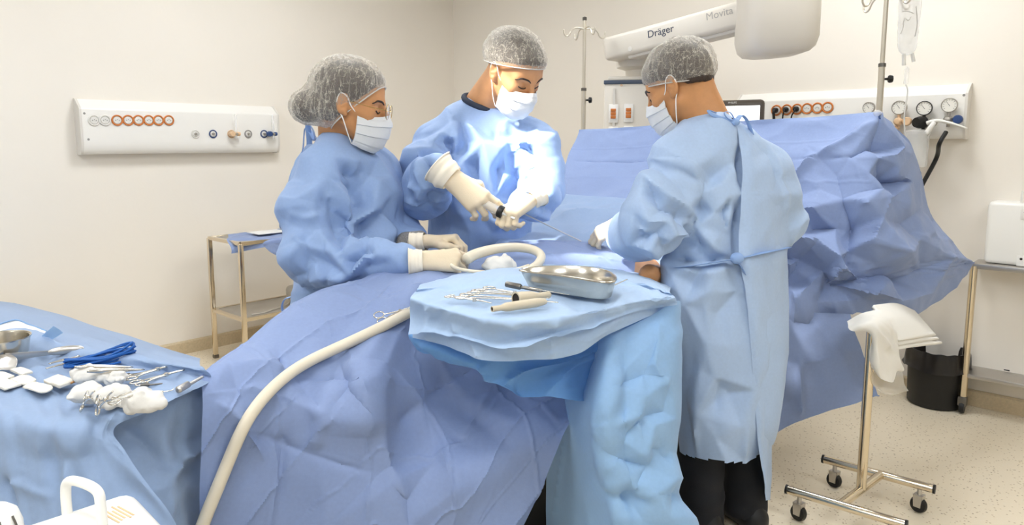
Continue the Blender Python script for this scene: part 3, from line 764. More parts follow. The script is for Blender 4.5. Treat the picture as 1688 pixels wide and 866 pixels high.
def cap_mat(name, density):
    m = bpy.data.materials.new(name); m.use_nodes = True; nt = m.node_tree; nd = nt.nodes; lk = nt.links
    b = nd['Principled BSDF']; b.inputs['Base Color'].default_value = (*lin((216, 208, 194)), 1); b.inputs['Roughness'].default_value = .7
    tr = nd.new('ShaderNodeBsdfTransparent'); mx = nd.new('ShaderNodeMixShader')
    tc = nd.new('ShaderNodeTexCoord')
    def streak(rot, sc, lo, hi, seed):
        mp = nd.new('ShaderNodeMapping'); mp.inputs['Rotation'].default_value = rot; mp.inputs['Scale'].default_value = sc; mp.inputs['Location'].default_value = (seed, seed, seed)
        lk.new(tc.outputs['Object'], mp.inputs[0])
        n = nd.new('ShaderNodeTexNoise'); n.inputs['Scale'].default_value = 1; n.inputs['Detail'].default_value = 4; lk.new(mp.outputs[0], n.inputs['Vector'])
        s = nd.new('ShaderNodeMath'); s.operation = 'SUBTRACT'; s.inputs[1].default_value = .5; lk.new(n.outputs['Fac'], s.inputs[0])
        a = nd.new('ShaderNodeMath'); a.operation = 'ABSOLUTE'; lk.new(s.outputs[0], a.inputs[0])
        r = nd.new('ShaderNodeMapRange'); r.inputs[1].default_value = 0; r.inputs[2].default_value = hi; r.inputs[3].default_value = lo; r.inputs[4].default_value = 0
        lk.new(a.outputs[0], r.inputs[0]); return r
    r1 = streak((.5, .3, .2), (60, 60, 9), .34, .022, 3.); r2 = streak((-.4, .6, .9), (36, 8, 36), .30, .018, 7.); r3 = streak((.2, 1.1, .4), (240, 240, 240), .14, .12, 1.)
    ad = nd.new('ShaderNodeMath'); lk.new(r1.outputs[0], ad.inputs[0]); lk.new(r2.outputs[0], ad.inputs[1])
    ad2 = nd.new('ShaderNodeMath'); lk.new(ad.outputs[0], ad2.inputs[0]); lk.new(r3.outputs[0], ad2.inputs[1])
    lw = nd.new('ShaderNodeLayerWeight'); lw.inputs[0].default_value = .35
    ad3 = nd.new('ShaderNodeMath'); lk.new(ad2.outputs[0], ad3.inputs[0])
    fm = nd.new('ShaderNodeMath'); fm.operation = 'MULTIPLY'; fm.inputs[1].default_value = .6; lk.new(lw.outputs['Facing'], fm.inputs[0]); lk.new(fm.outputs[0], ad3.inputs[1])
    ad4 = nd.new('ShaderNodeMath'); ad4.use_clamp = True; ad4.inputs[1].default_value = density; lk.new(ad3.outputs[0], ad4.inputs[0])
    lk.new(ad4.outputs[0], mx.inputs[0]); lk.new(tr.outputs[0], mx.inputs[1]); lk.new(b.outputs[0], mx.inputs[2])
    lk.new(mx.outputs[0], nd['Material Output'].inputs['Surface']); return m
M_cap = cap_mat('bouffant_net', .10)
M_band = mat('cap_band', (228, 224, 216), .8, bump=.3, bscale=400, transl=.2)
def headframe(yaw, pitch, roll=0.):
    """columns: forward, left, up.  yaw measured from +X, anticlockwise; pitch down positive"""
    f = np.array([math.cos(yaw) * math.cos(pitch), math.sin(yaw) * math.cos(pitch), -math.sin(pitch)])
    l = np.array([-math.sin(yaw), math.cos(yaw), 0]); u = np.cross(f, l)
    c, s = math.cos(roll), math.sin(roll)
    return np.stack([f, l * c + u * s, u * c - l * s], 1)
def head_f(nb, female=False):
    jaw = .046 if female else .052
    def f(p):
        q = p.copy(); q[:, 1] = np.abs(q[:, 1])
        d = ell(q, (-.012, 0, .05), (.098, .077, .086))
        d = smin(d, ell(q, (.032, 0, .045), (.062, .064, .066)), .03)
        d = smin(d, ell(q, (.045, 0, -.032), (.050, .056, .074)), .03)
        d = smin(d, cap(q, (.002, jaw, -.045), (.066, .017, -.104), .020, .018), .028)
        d = smin(d, ell(q, (.078, 0, -.106), (.019, .022, .016)), .022)
        d = smin(d, cap(q, (.060, .047, -.020), (.02, .062, -.008), .015, .010), .028)
        d = smin(d, cap(q, (.090, .008, .021), (.070, .046, .022), .009 if not female else .006), .022)
        d = smax(d, -ell(q, (.100, .032, .001), (.017, .017, .012)), .014)
        d = smin(d, ell(q, (.0745, .0325, .000), (.0135, .0155, .0125)), .006)
        d = smin(d, cap(q, (.094, 0, .014), (.118, 0, -.034), .006, .010), .014)
        d = smin(d, ell(q, (.106, .011, -.038), (.010, .008, .007)), .008)
        d = smin(d, cap(q, (.096, .002, -.066), (.090, .02, -.070), .006, .004), .01)
        # neck
        d = smin(d, cap(p, (-.032, 0, -.02), nb, .053 if not female else .047, .062 if not female else .056), .035)
        d = smin(d, cap(p, (-.07, 0, .0), V3(nb) + V3((-.03, 0, 0)), .03, .045), .04)
        # ears
        R = np.array([[.97, .24, 0], [-.24, .97, 0], [0, 0, 1.]])
        e = ell(q, (-.010, .081, .004), (.019, .008, .032), R)
        e = smax(e, -ell(q, (-.007, .092, .006), (.0125, .0085, .022)), .004); e = smin(e, cap(q, (-.012, .085, -.004), (.001, .083, .006), .004), .004)
        e = smin(e, cap(q, (-.004, .083, -.018), (.0, .079, -.026), .0065), .006)
        d = smin(d, e, .010)
        return d
    return f
def hand_f(curl, spread=0., thumb=((.026, .022, -.008), (.052, .046, -.022), (.078, .050, -.036), (.098, .044, -.046)), wl=.06):
    """right hand, fingers +X, palm faces -Z, thumb on +Y.  curl: 4 x (a1,a2,a3) degrees"""
    kn = [(.093, .029, 0), (.098, .009, .003), (.092, -.011, .001), (.083, -.029, -.004)]
    ln = [(.043, .026, .021), (.047, .030, .022), (.043, .028, .021), (.034, .021, .019)]
    rr = [.0098, .0102, .0096, .0086]
    fingers = []
    for i in range(4):
        p = V3(kn[i]); a = 0; pts = [p]; sp = spread * (1.5 - i)
        for j in range(3):
            a += math.radians(curl[i][j]); d = np.array([math.cos(a) * math.cos(sp), math.sin(sp), -math.sin(a)])
            p = p + d * ln[i][j]; pts.append(p)
        fingers.append(pts)
    th = [V3(x) for x in thumb]
    def f(p):
        d = smin(cap(p, (-wl, .010, 0), (.0, .010, 0), .023), cap(p, (-wl, -.010, 0), (.0, -.010, 0), .022), .01)
        for i in range(4):
            k = kn[i]; d = smin(d, cap(p, (.0, k[1] * .45, 0), k, .0165, .0135), .014)
        d = smin(d, cap(p, (.02, -.014, -.008), (.07, -.018, -.010), .014), .014)
        d = smin(d, chain(p, th, [.0175, .0145, .0115, .0092], .008), .014)
        for i in range(4):
            r = rr[i]; d = smin(d, chain(p, fingers[i], [r * 1.12, r * 1.02, r * .94, r * .82], .004), .006)
        return d
    return f
def build_hand(name, parent, wrist, d, n, left, curl, spread=0., thumb=None, s=1., m=None, cuff=.085, wl=.05, cr=1.):
    kw = {'wl': wl} if thumb is None else {'thumb': thumb, 'wl': wl}
    v, q = surface(hand_f(curl, spread, **kw), (-.085, -.075, -.115), (.215, .085, .04), .0026)
    if left: v = v * np.array([1, -1, 1]); q = q[:, ::-1]
    X = nrm(d); Z = -V3(n); Z = nrm(Z - X * (Z @ X)); Y = np.cross(Z, X); R = np.stack([X, Y, Z], 1)
    v = v * s @ R.T + V3(wrist)
    g = obj(name, (v, q), m or M_glove, parent, ang=180)
    # rolled, slightly wrinkled glove cuff
    t = np.linspace(0, 1, 22); pr = []
    for x in t:
        pr.append((.0335 + .007 * x + .0009 * math.sin(x * 17 + 1) + .0012 * math.sin(x * 7.3), -.012 - cuff * x))
    pr += [(pr[-1][0] + .0018, pr[-1][1] + .001), (pr[-1][0] + .001, pr[-1][1] + .004)]
    mb = MB(); a = np.arange(28) * 2 * PI / 28; vv = []
    for r, x in pr:
        vv.append(np.stack([np.full(28, x), r * (1 + (cr - 1) * min(1, -x / .03)) * 1.08 * np.cos(a) * (1 + .035 * np.sin(3 * a + x * 60) + .02 * np.sin(7 * a - x * 90)), r * (1 + (cr - 1) * min(1, -x / .03)) * .92 * np.sin(a)], 1))
    vv = np.concatenate(vv) * s @ R.T + V3(wrist); ff = []
    for i in range(len(pr) - 1):
        for k in range(28): ff.append((i * 28 + k, i * 28 + (k + 1) % 28, (i + 1) * 28 + (k + 1) % 28, (i + 1) * 28 + k))
    mb.add(vv, ff)
    obj('glove_cuff', mb, M_cuff, g, ang=180)
    return g, R
def build_head(root, O, R, s, nb_world, female, skin, capc, capr, plane, bun=None, glasses=False, island=None, seed=1, hairfront=None, gather=None):
    loc = lambda p: (V3(p) * s) @ R.T + O
    toloc = lambda w: ((V3(w) - O) @ R) / s
    nb = toloc(nb_world)
    hf = head_f(nb, female)
    lo = np.minimum((-.15, -.115, -.15), nb - .075); hi = np.maximum((.15, .115, .155), nb + .075)
    v, q = surface(hf, lo, hi, .0038)
    vw = v * s @ R.T + O
    vs, qs = [vw], [q]
    if island is not None:
        vi, qi = surface(island[0], island[1], island[2], .016, 1); vs.append(vi); qs.append(qi + len(vw))
    def snap(pts, off):
        pts = np.array(pts, float)
        for _ in range(12):
            g = np.stack([(hf(pts + e) - hf(pts - e)) / .002 for e in np.eye(3) * .001], 1); pts = pts - ((hf(pts) - off) / np.maximum((g * g).sum(1), .3))[:, None] * g
        return pts
    body = obj('body', (np.concatenate(vs), np.concatenate(qs)), skin, root, ang=180)
    # hair under the cap
    pl_n, pl_d = nrm(plane[0]), plane[1]
    def hairf(p):
        d = ell(p, (-.014, 0, .050), (.105, .083, .089))
        d = smin(d, ell(p, (-.045, 0, .0), (.060, .068, .060)), .03)
        d = smin(d, ell(p, (.036, 0, .052), (.0605, .068, .066)), .02)
        if bun is not None: d = smin(d, ell(p, bun[0], V3(bun[1]) * .86), .03)
        w_ = np.clip((p[:, 0] + .05) / .05, 0, 1)
        d = smax(d, -((p @ pl_n - pl_d) - (.012 * w_ + (.004 if female else -.005) * (1 - w_)) - .0025 * noise(p, 60, 4)), .004)
        return d
    hv, hq = surface(hairf, (-.22, -.12, -.12), (.13, .12, .16), .005)
    hv = hv + vnormals(hv, hq) * (.0012 * ridged(hv * V3((1, 1.6, .5)), 70, 3))[:, None]
    obj('hair', (hv * s @ R.T + O, hq), M_hair, root, ang=180)
    # bouffant cap
    def capf(p):
        d = ell(p, capc, capr)
        if bun is not None: d = smin(smin(d, ell(p, bun[0], bun[1]), .035), ell(p, (-.045, 0, .0), (.088, .091, .075)), .02)
        return d
    cv, cq = surface(capf, (-.24, -.13, -.12), (.15, .13, .19), .0048)
    above = (cv @ pl_n - pl_d) > 0
    pd = cv @ pl_n - pl_d
    keep = above[cq].all(1); cq = cq[keep]
    used = np.unique(cq); mp = -np.ones(len(cv), int); mp[used] = np.arange(len(used)); cv = cv[used]; cq = mp[cq]; pd = pd[used]
    N = vnormals(cv, cq)
    g0 = V3(gather if gather is not None else (-.06, 0, .12))
    rel = cv - g0; an = np.arctan2(rel[:, 1], rel[:, 0]) if gather is None else np.arctan2(rel @ V3((0, 1, 0)), rel @ V3((0, 0, 1)))
    n = ridged(np.stack([np.cos(an), np.sin(an), pd * 2.], 1), 7., seed) * .0028 + ridged(cv, 26, seed + 2) * .0022 + noise(cv, 14, seed + 4) * .003
    edge = np.clip(pd / .02, 0, 1)
    pull = (1 - np.clip(pd / .03, 0, 1)) ** 2
    cv = cv + N * (n * (edge * .8 + .2))[:, None] - N * (pull * .003)[:, None]
    cap_o = obj('bouffant_cap', (cv * s @ R.T + O, cq), M_cap, root, ang=180)
    # elastic band along the cap's rim
    bs = np.argsort(pd)[:max(60, len(pd) // 30)]
    rim = cv[bs]; c0 = rim.mean(0); e1 = nrm(np.cross(pl_n, [0, 1, 0])); e2 = np.cross(pl_n, e1)
    an = np.arctan2((rim - c0) @ e2, (rim - c0) @ e1); o = np.argsort(an); rim = rim[o]; an = an[o]
    pts = []
    for k in range(40):
        a = -PI + 2 * PI * k / 40; w = np.exp(-(np.angle(np.exp(1j * (an - a))) / .12) ** 2); pts.append((rim * w[:, None]).sum(0) / w.sum())
    pts = np.array(pts) - pl_n * .001
    obj('elastic_band', MB().tube(pts * s @ R.T + O, .0042 * s, 8, closed=True, flat=.45), M_band, cap_o, ang=180)
    # mask with pleats
    def mir(r): return [np.array((x, -y, z)) for x, y, z in r] + [np.array((x, y, z)) for x, y, z in r[::-1][1:]]
    rows = [[(.034, .068, -.022), (.074, .054, -.024), (.101, .028, -.020), (.119, 0, -.012)],
            [(.034, .071, -.045), (.078, .058, -.046), (.110, .034, -.043), (.131, 0, -.040)],
            [(.033, .069, -.070), (.078, .056, -.075), (.108, .034, -.076), (.125, 0, -.076)],
            [(.029, .064, -.095), (.071, .049, -.104), (.096, .029, -.109), (.110, 0, -.112)],
            [(.022, .058, -.112), (.056, .040, -.126), (.075, .021, -.132), (.083, 0, -.134)]]
    mv, mq, ms = sheet([mir(r) for r in rows], 60, 60)
    tt = np.repeat(np.linspace(0, 1, 60), 60)
    N = vnormals(mv, mq)
    if (N @ V3((1, 0, 0))).mean() < 0: mq = mq[:, ::-1]; N = -N
    saw = (tt * 4.2 - .35) % 1.0; mv = mv + N * (.0035 * (saw - .5) * (tt > .12) * (tt < .85) + .0012 * noise(mv, 60, 2))[:, None]
    mk = obj('face_mask', (mv * s @ R.T + O, mq), M_mask, root, ang=50)
    sol = mk.modifiers.new('thick', 'SOLIDIFY'); sol.thickness = .0015
    for sg in (-1, 1):
        lp = [(.034, .068, -.022), (.015, .079, .000), (.002, .087, .026), (-.016, .090, .034), (-.026, .088, .015), (-.022, .083, -.012), (-.006, .078, -.040), (.010, .070, -.080), (.022, .059, -.110)]
        lp = catmull([np.array((x, sg * y, z)) for x, y, z in lp], 40)
        obj('ear_loop', MB().tube(lp * s @ R.T + O, .0017 * s, 7), M_loop, mk, ang=180)
        bp = catmull([np.array((.100, sg * .012, .017)), np.array((.096, sg * .026, .024)), np.array((.084, sg * .043, .025)), np.array((.070, sg * .052, .018))], 16)
        bp = snap(bp, .0006); obj('eyebrow', MB().tube(bp * s @ R.T + O, [.0020 + .0022 * math.sin(PI * k / 15) for k in range(16)], 8, flat=.8), M_hair, root, ang=180)
        lpnts = catmull([np.array((.092, sg * .018, -.006)), np.array((.094, sg * .027, -.010)), np.array((.092, sg * .037, -.010)), np.array((.084, sg * .046, -.005))], 14)
        lpnts = snap(lpnts, .0008); obj('eyelashes', MB().tube(lpnts * s @ R.T + O, .0022, 6), M_hair, root, ang=180)
    if glasses:
        gl = None
        for sg in (-1, 1):
            c = np.array((.117, sg * .034, -.004)); ax = nrm((1, sg * .15, 0))
            mb = MB().torus(c, .0235, .0011, ax, 32, 6, 1.15, u=(0, 1, 0)); v = mb.verts() * s @ R.T + O; mb.v = [v]
            rm = obj('glasses', mb, M_gold, root, ang=180) if gl is None else obj('lens_rim', mb, M_gold, gl, ang=180)
            if gl is None: gl = rm
            L = MB().lathe([(.001, -.0005), (.0225, -.0005), (.0225, .0005), (.001, .0005)], c, ax, 28); L.v = [L.verts() * s @ R.T + O]
            obj('lens', L, M_lens, gl)
            tp = catmull([np.array((.114, sg * .061, .0)), np.array((.07, sg * .075, .004)), np.array((.01, sg * .083, .012)), np.array((-.022, sg * .082, .0))], 16)
            obj('temple', MB().tube(tp * s @ R.T + O, .0011, 6), M_gold, gl)
        obj('bridge', MB().tube(catmull([np.array((.118, -.0105, .002)), np.array((.122, 0, .006)), np.array((.118, .0105, .002))], 8) * s @ R.T + O, .0011, 6), M_gold, gl)
    return body
def torso_f(rows, f, kappa, zbot=None):
    """rows: (py, pxl, pxr, Y) silhouette widths -> stacked elliptical sections facing f"""
    f = nrm([f[0], f[1], 0]); r = np.array([f[1], -f[0], 0])
    zs, cs, As = [], [], []
    for py, l, rr, Y in rows:
        a, b = P(l, py, Y), P(rr, py, Y); c = (a + b) / 2; w = np.linalg.norm(b - a) / 2
        zs.append(c[2]); cs.append(c[:2]); As.append(w / math.sqrt(r[0] ** 2 + (kappa * f[0]) ** 2))
    o = np.argsort(zs); zs = np.array(zs)[o]; cs = np.array(cs)[o]; As = np.array(As)[o]
    zd = np.linspace(zs[0], zs[-1], 80)
    # smooth interpolation
    def ip(y):
        y = np.interp(zd, zs, y); k = np.ones(7) / 7; return np.convolve(np.pad(y, 3, 'edge'), k, 'valid')
    cx, cy, aa = ip(cs[:, 0]), ip(cs[:, 1]), ip(As)
    def fn(p):
        z = p[:, 2]; x = np.interp(z, zd, cx); y = np.interp(z, zd, cy); a = np.interp(z, zd, aa)
        u = (p[:, 0] - x) * r[0] + (p[:, 1] - y) * r[1]; w = (p[:, 0] - x) * f[0] + (p[:, 1] - y) * f[1]
        b = a * kappa; k = np.sqrt((u / a) ** 2 + (w / b) ** 2) + 1e-9
        d = (k - 1) * np.sqrt(u * u + w * w) / k
        return smax(d, np.maximum(z - zs[-1], zs[0] - z), .06)
    fn.axis = (zd, cx, cy, aa); fn.f = f; fn.r = r
    return fn
def hit(f, px, py, y0=1.4, y1=3.4):
    d = ray(px, py); d = d / d[1]; Y = y0
    for _ in range(120):
        p = CAMP + d * Y; e = float(f(p[None])[0])
        if e < .0008: return p
        Y += max(e * .7, .0008)
        if Y > y1: break
    return None
def build_gown(root, tf, arms, shoulders, mat_, lo, hi, zhem, strokes, seed, h=.0074, amp=.0072, expand=.014, its=22, ex_arm=.12, hemcut=None, extra=None, net=None, gain=1.6):
    def base(p):
        d = tf(p)
        for a, ra in shoulders: d = smin(d, chain(p, a, ra, .03), .07)
        for a, ra in arms: d = smin(d, chain(p, a, ra, .035), .05)
        if extra is not None: d = extra(p, d)
        return d
    v, q = surface(base, lo, hi, h)
    N = vnormals(v, q); nv = len(v)
    # cloth axis on the sleeves; large folds gather round the arm
    ax = np.zeros((nv, 3)); ax[:, 2] = 1; exv = np.zeros(nv); tn = np.zeros(nv); sl = np.zeros(nv)
    bd = tf(v)
    for a, ra in arms:
        pts = [V3(x) for x in a]; L0 = 0
        best = np.full(nv, 1e9)
        for i in range(len(pts) - 1):
            ba = pts[i + 1] - pts[i]; L = np.linalg.norm(ba); t = np.clip(((v - pts[i]) @ ba) / (L * L), 0, 1)
            d = np.linalg.norm(v - pts[i] - t[:, None] * ba, axis=1); m = (d < best) & (d < .14)
            best = np.where(m, d, best)
            w = m & (bd > .012)
            ax[w] = ba / L; tn[w] = (L0 + t * L)[w]; sl[w] = 1; exv[w] = ex_arm * (.4 + .6 * min(1, i))
            L0 += L
    n = noise(v * V3((1, 1, .45)), 7, seed) + .5 * ridged(v * V3((1, 1, .6)), 11, seed + 3)
    ang_ = np.stack([tn * 17 + 1.3 * noise(v, 6, seed + 8), v[:, 2] * 1.5 + v[:, 0] * 2.5, v[:, 1] * 1.5], 1)
    ns = 1.2 * ridged(ang_, 1., seed + 1) - .3
    wr = worley3(v * V3((1, 1, .55)) + .03 * noise(v, 5, seed)[:, None], 7.5, seed) - worley3(v * V3((1, 1, .5)), 4.6, seed + 31)
    disp = amp * ((1 - sl) * (.8 * n + 1.7 * wr) + sl * (1.35 * ns + .8 * wr))
    v1 = v + N * disp[:, None]
    if net:
        tc = CAMP - v; tc /= np.linalg.norm(tc, axis=1)[:, None]
        v1 = facet(v1, q, [(a_, b_, c_ * gain) for a_, b_, c_ in net], np.clip((N * tc).sum(1) * 2.4 + .15, 0, 1))
    st = []
    for pts, wd, ht in strokes:
        pp = [hit(base, *a) for a in pts]; pp = [x for x in pp if x is not None]
        if len(pp) >= 2: st.append((catmull(pp, 16), wd, ht * 1.8))
    v1 = folds(v1, N, st)
    x = crinkle(v1, q, expand, its, None, seed, amp * .25, 16, .010, .03, axis_expand=(ax, exv))
    x = smooth_v(x, q, .3, 1)
    # open at the hem
    if zhem is not None:
        zc = x[q].mean(1)
        keep = zc[:, 2] > (zhem(zc) if callable(zhem) else zhem)
        q = q[keep]
    used = np.unique(q); mp = -np.ones(nv, int); mp[used] = np.arange(len(used))
    g = obj('surgical_gown', (x[used], mp[q]), mat_, root, ang=60)
    return g, base
def ribbon(name, pts, w, m, parent, n=30, up=None, th=.0016):
    pts = catmull(pts, n); mb = MB(); mb.tube(pts, w / 2, 8, flat=th * 2 / w, up=up); return obj(name, mb, m, parent, ang=180)
def stick_body(neck, pelvis, arms, legs):
    def f(p):
        d = cap(p, neck, pelvis, .075, .10)
        for a in arms: d = smin(d, chain(p, a, [.045, .038, .03, .028][:len(a)], .02), .05)
        for a in legs: d = smin(d, chain(p, a, [.085, .055, .04][:len(a)], .02), .05)
        return d
    return f
def shoes(root, pts, f, m):
    f = nrm([f[0], f[1], 0]); r = np.array([f[1], -f[0], 0])
    for p in pts:
        a = V3(p); a[2] = .045
        def sf(x):
            q = np.stack([(x - a) @ f, (x - a) @ r, x[:, 2]], 1)
            d = smin(cap(q, (-.05, 0, .045), (.14, 0, .035), .043, .036), cap(q, (-.04, 0, .06), (-.03, 0, .10), .045, .042), .03)
            return smax(d, .002 - q[:, 2], .01)
        v, q = surface(sf, (a[0] - .24, a[1] - .24, -.01), (a[0] + .24, a[1] + .24, .18), .012, 1)
        obj('shoe', (v, q), m, root, ang=180)
def trousers(root, legs, m, name='trousers'):
    def tf(p):
        d = None
        for a in legs:
            c = chain(p, a, [.092, .082, .075], .03); d = c if d is None else smin(d, c, .05)
        return d
    allp = np.concatenate([np.array(a) for a in legs])
    v, q = surface(tf, allp.min(0) - .14, allp.max(0) + .14, .014, 1)
    v = v + vnormals(v, q) * (.006 * noise(v * V3((1, 1, 1.8)), 14, 3))[:, None]
    keep = v[q].mean(1)[:, 2] > .06; q = q[keep]
    obj(name, (v, q), m, root, ang=180)

NET1 = [(517,262,.01),(551,262,.012),(587,326,-.028),(570,300,-.015),(598,376,-.02),(603,398,-.015),(566,330,.018),(575,370,.018),(540,300,.012),(543,334,-.010),(553,372,-.010),(564,409,-.012),(525,307,.014),(515,350,.008),(530,390,.012),(500,380,.0),(510,420,-.008),(525,444,.014),(560,428,.018),(581,410,.016),(604,402,.018),(545,440,-.012),(581,432,-.018),(602,416,-.012),(620,406,.018),(543,466,.012),(581,450,.016),(602,428,.016),(590,462,-.01),(624,424,.014),(612,440,-.006),(641,410,.012),(650,428,.0),(620,300,.012),(610,350,.012),(628,350,-.01),(641,322,.012),(658,376,-.008),(645,380,.01),(624,262,.0),(600,270,.008),(612,290,-.006),(640,290,.0),(490,330,.01),(478,370,-.006),(500,300,-.006),(505,455,-.01),(480,420,.01),(520,480,.01)]
NET2 = [(743,204,.0),(743,236,-.022),(748,262,-.015),(757,190,-.006),(770,232,-.015),(785,280,-.018),(796,320,-.01),(755,230,.016),(765,268,.014),(778,312,.012),(735,262,.014),(728,225,.012),(795,235,.016),(805,280,.016),(815,325,.01),(812,230,-.008),(822,280,-.01),(830,240,.012),(835,290,.012),(850,240,-.006),(850,290,-.01),(872,222,-.006),(872,250,-.03),(868,275,-.012),(862,235,.012),(884,240,.014),(880,280,.012),(895,262,.004),(900,295,.010),(885,305,-.014),(905,320,.012),(890,335,-.01),(880,348,.010),(700,225,-.008),(713,238,.010),(690,250,.012),(701,264,-.018),(716,284,-.022),(708,248,.01),(690,285,.014),(680,300,-.01),(700,310,.014),(725,298,.014),(712,318,-.012),(690,325,.012),(730,318,.01),(680,340,.0),(705,335,-.01),(760,345,.012),(790,352,-.012),(825,362,.012),(845,380,-.01),(735,370,-.012),(775,385,.01),(810,385,-.008)]
NET3 = [(1100,247,.01),(1066,293,.014),(1080,270,-.006),(1097,325,.02),(1075,318,-.012),(1060,330,.012),(1091,344,-.018),(1050,350,.012),(1070,365,.016),(1100,362,.010),(1085,385,-.014),(1110,385,.014),(1060,392,-.012),(1045,400,.012),(1075,408,.012),(1050,425,.0),(1095,412,-.01),(1122,353,-.02),(1144,406,-.024),(1130,385,.014),(1150,372,.016),(1172,406,.018),(1165,425,-.008),(1200,424,.0),(1140,275,.012),(1125,310,-.008),(1150,320,.010),(1178,293,-.012),(1165,265,.008),(1190,350,-.014),(1176,350,.014),(1200,388,-.010),(1205,320,.012),(1190,300,.010),(1205,270,-.006),(1195,240,.008),(1150,240,.0),(1130,340,.008),(1160,345,-.008),(1110,450,.01),(1140,470,-.01),(1130,500,.012),(1165,480,.014),(1185,520,-.012),(1160,560,.012),(1140,600,-.01),(1175,620,.012),(1200,570,.010),(1205,650,-.012),(1150,680,.012),(1130,650,.0),(1180,720,.012),(1145,760,-.01),(1200,770,.010),(1165,800,.012),(1185,820,-.006),(1220,480,-.01),(1215,700,.012),(1225,760,-.01),(1240,640,.012)]
# ================= woman at the left
f1 = nrm((.74, -.67, 0)); 
wp = P(572, 560, 2.40); root1 = thing('person', 'woman in blue gown, bouffant cap and thin glasses, holding the cream suction tube', 'person', (wp[0], wp[1], 0))
tf1 = torso_f([(252, 548, 625, 2.38), (275, 532, 645, 2.38), (305, 512, 652, 2.38), (350, 500, 659, 2.38), (400, 496, 663, 2.38), (450, 494, 668, 2.38), (500, 490, 668, 2.38), (560, 484, 668, 2.38), (660, 478, 675, 2.38), (800, 470, 685, 2.38)], f1, .78)
S1r, E1r, W1r = P(536, 290, 2.27), P(510, 420, 2.17), P(664, 432, 2.07)
M1r = P(585, 438, 2.12)
S1l, E1l, W1l = P(622, 285, 2.50), P(668, 380, 2.52), P(676, 402, 2.33)
nb1 = P(566, 236, 2.39)
arms1 = [([S1r, P(512, 350, 2.21), E1r, M1r, W1r], [.072, .098, .085, .074, .052]), ([S1l, E1l, P(676, 398, 2.42), W1l], [.075, .062, .05, .036])]
sh1 = [([P(566, 246, 2.39), S1r], [.06, .075]), ([P(566, 246, 2.39), S1l], [.06, .072])]
st1 = [([(592, 262), (600, 300), (612, 350)], .012, -.012), ([(585, 275), (612, 330), (640, 370), (652, 400)], .02, .012),
       ([(545, 262), (580, 290), (588, 320), (598, 380), (612, 410)], .014, -.022), ([(520, 265), (535, 285), (560, 300), (580, 325)], .016, .012),
       ([(520, 300), (545, 345), (560, 400), (568, 410)], .010, .012), ([(505, 300), (532, 330), (535, 350)], .010, -.008),
       ([(640, 310), (655, 350), (662, 400)], .008, -.008), ([(610, 250), (640, 290), (660, 340)], .016, .008),
       ([(568, 410), (590, 400), (604, 402)], .010, .014), ([(560, 440), (590, 420), (625, 405)], .012, .016), ([(575, 455), (600, 440), (630, 418)], .010, -.014),
       ([(640, 405), (650, 415), (672, 424)], .010, .010), ([(500, 425), (530, 440), (560, 445)], .012, -.012), ([(480, 380), (510, 410), (560, 420)], .012, .010),
       ([(500, 460), (540, 455), (575, 462)], .012, .014), ([(470, 350), (500, 360), (530, 352)], .012, .008)]
g1, gb1 = build_gown(root1, tf1, arms1, sh1, M_gownA, (wp[0] - .5, 1.85, .30), (wp[0] + .45, 2.85, 1.46), .34, st1, 3, net=NET1)
O1 = P(579, 176, 2.33); R1 = headframe(math.radians(2), math.radians(7))
isl1 = (stick_body(nb1 - V3((0, 0, .06)), P(575, 620, 2.40), [[S1r, E1r, (E1r + M1r) / 2], [S1l, E1l]], [[P(540, 640, 2.38), V3((wp[0] - .06, wp[1], .5)), V3((wp[0] - .06, wp[1], .08))], [P(620, 640, 2.42), V3((wp[0] + .14, wp[1] + .05, .5)), V3((wp[0] + .14, wp[1] + .05, .08))]]), (wp[0] - .5, 1.9, .02), (wp[0] + .6, 2.8, 1.4))
build_head(root1, O1, R1, 1.07, nb1, True, M_skin, (-.016, 0, .057), (.116, .094, .099), ((-.70, 0, .714), -.020), bun=((-.128, 0, -.016), (.058, .056, .056)), glasses=True, island=isl1, seed=2)
trousers(root1, [[V3((wp[0] - .06, wp[1], .75)), V3((wp[0] - .06, wp[1], .45)), V3((wp[0] - .06, wp[1], .07))], [V3((wp[0] + .14, wp[1] + .05, .75)), V3((wp[0] + .14, wp[1] + .05, .45)), V3((wp[0] + .14, wp[1] + .05, .07))]], M_scrub)
shoes(root1, [(wp[0] - .06, wp[1], 0), (wp[0] + .14, wp[1] + .05, 0)], f1, M_shoe)
# knit cuffs and gloves
c1 = MB().tube(catmull([W1r + (W1r - M1r) * -.2, P(676, 432, 2.06), P(694, 432, 2.05)], 8), [.044, .0415, .040, .039, .0385, .038, .0375, .037], 20, flat=.95)
obj('knit_cuff', c1, M_knit, g1, ang=180)
c1 = MB().tube(catmull([P(668, 402, 2.34), P(683, 401, 2.31), P(694, 400, 2.29)], 8), .040, 20)
obj('grey_sleeve_end', c1, M_knitgrey, g1, ang=180)
cu = [(42, 38, 25), (50, 45, 30), (55, 50, 35), (58, 52, 38)]
build_hand('glove', root1, P(703, 430, 2.04), (.97, .12, .02), (.05, .72, -.66), False, cu, .05, s=.93, cuff=.045, wl=.02, thumb=((.026, .022, -.008), (.055, .040, -.024), (.085, .036, -.040), (.104, .024, -.050)))
build_hand('glove', root1, P(706, 398, 2.27), (.96, -.05, .10), (.12, -.18, -.97), True, [(52, 48, 30), (50, 42, 30), (48, 40, 30), (45, 40, 30)], .05, s=.93, cuff=.05, thumb=((.026, .022, -.008), (.052, .046, -.020), (.082, .050, -.028), (.108, .044, -.034)))
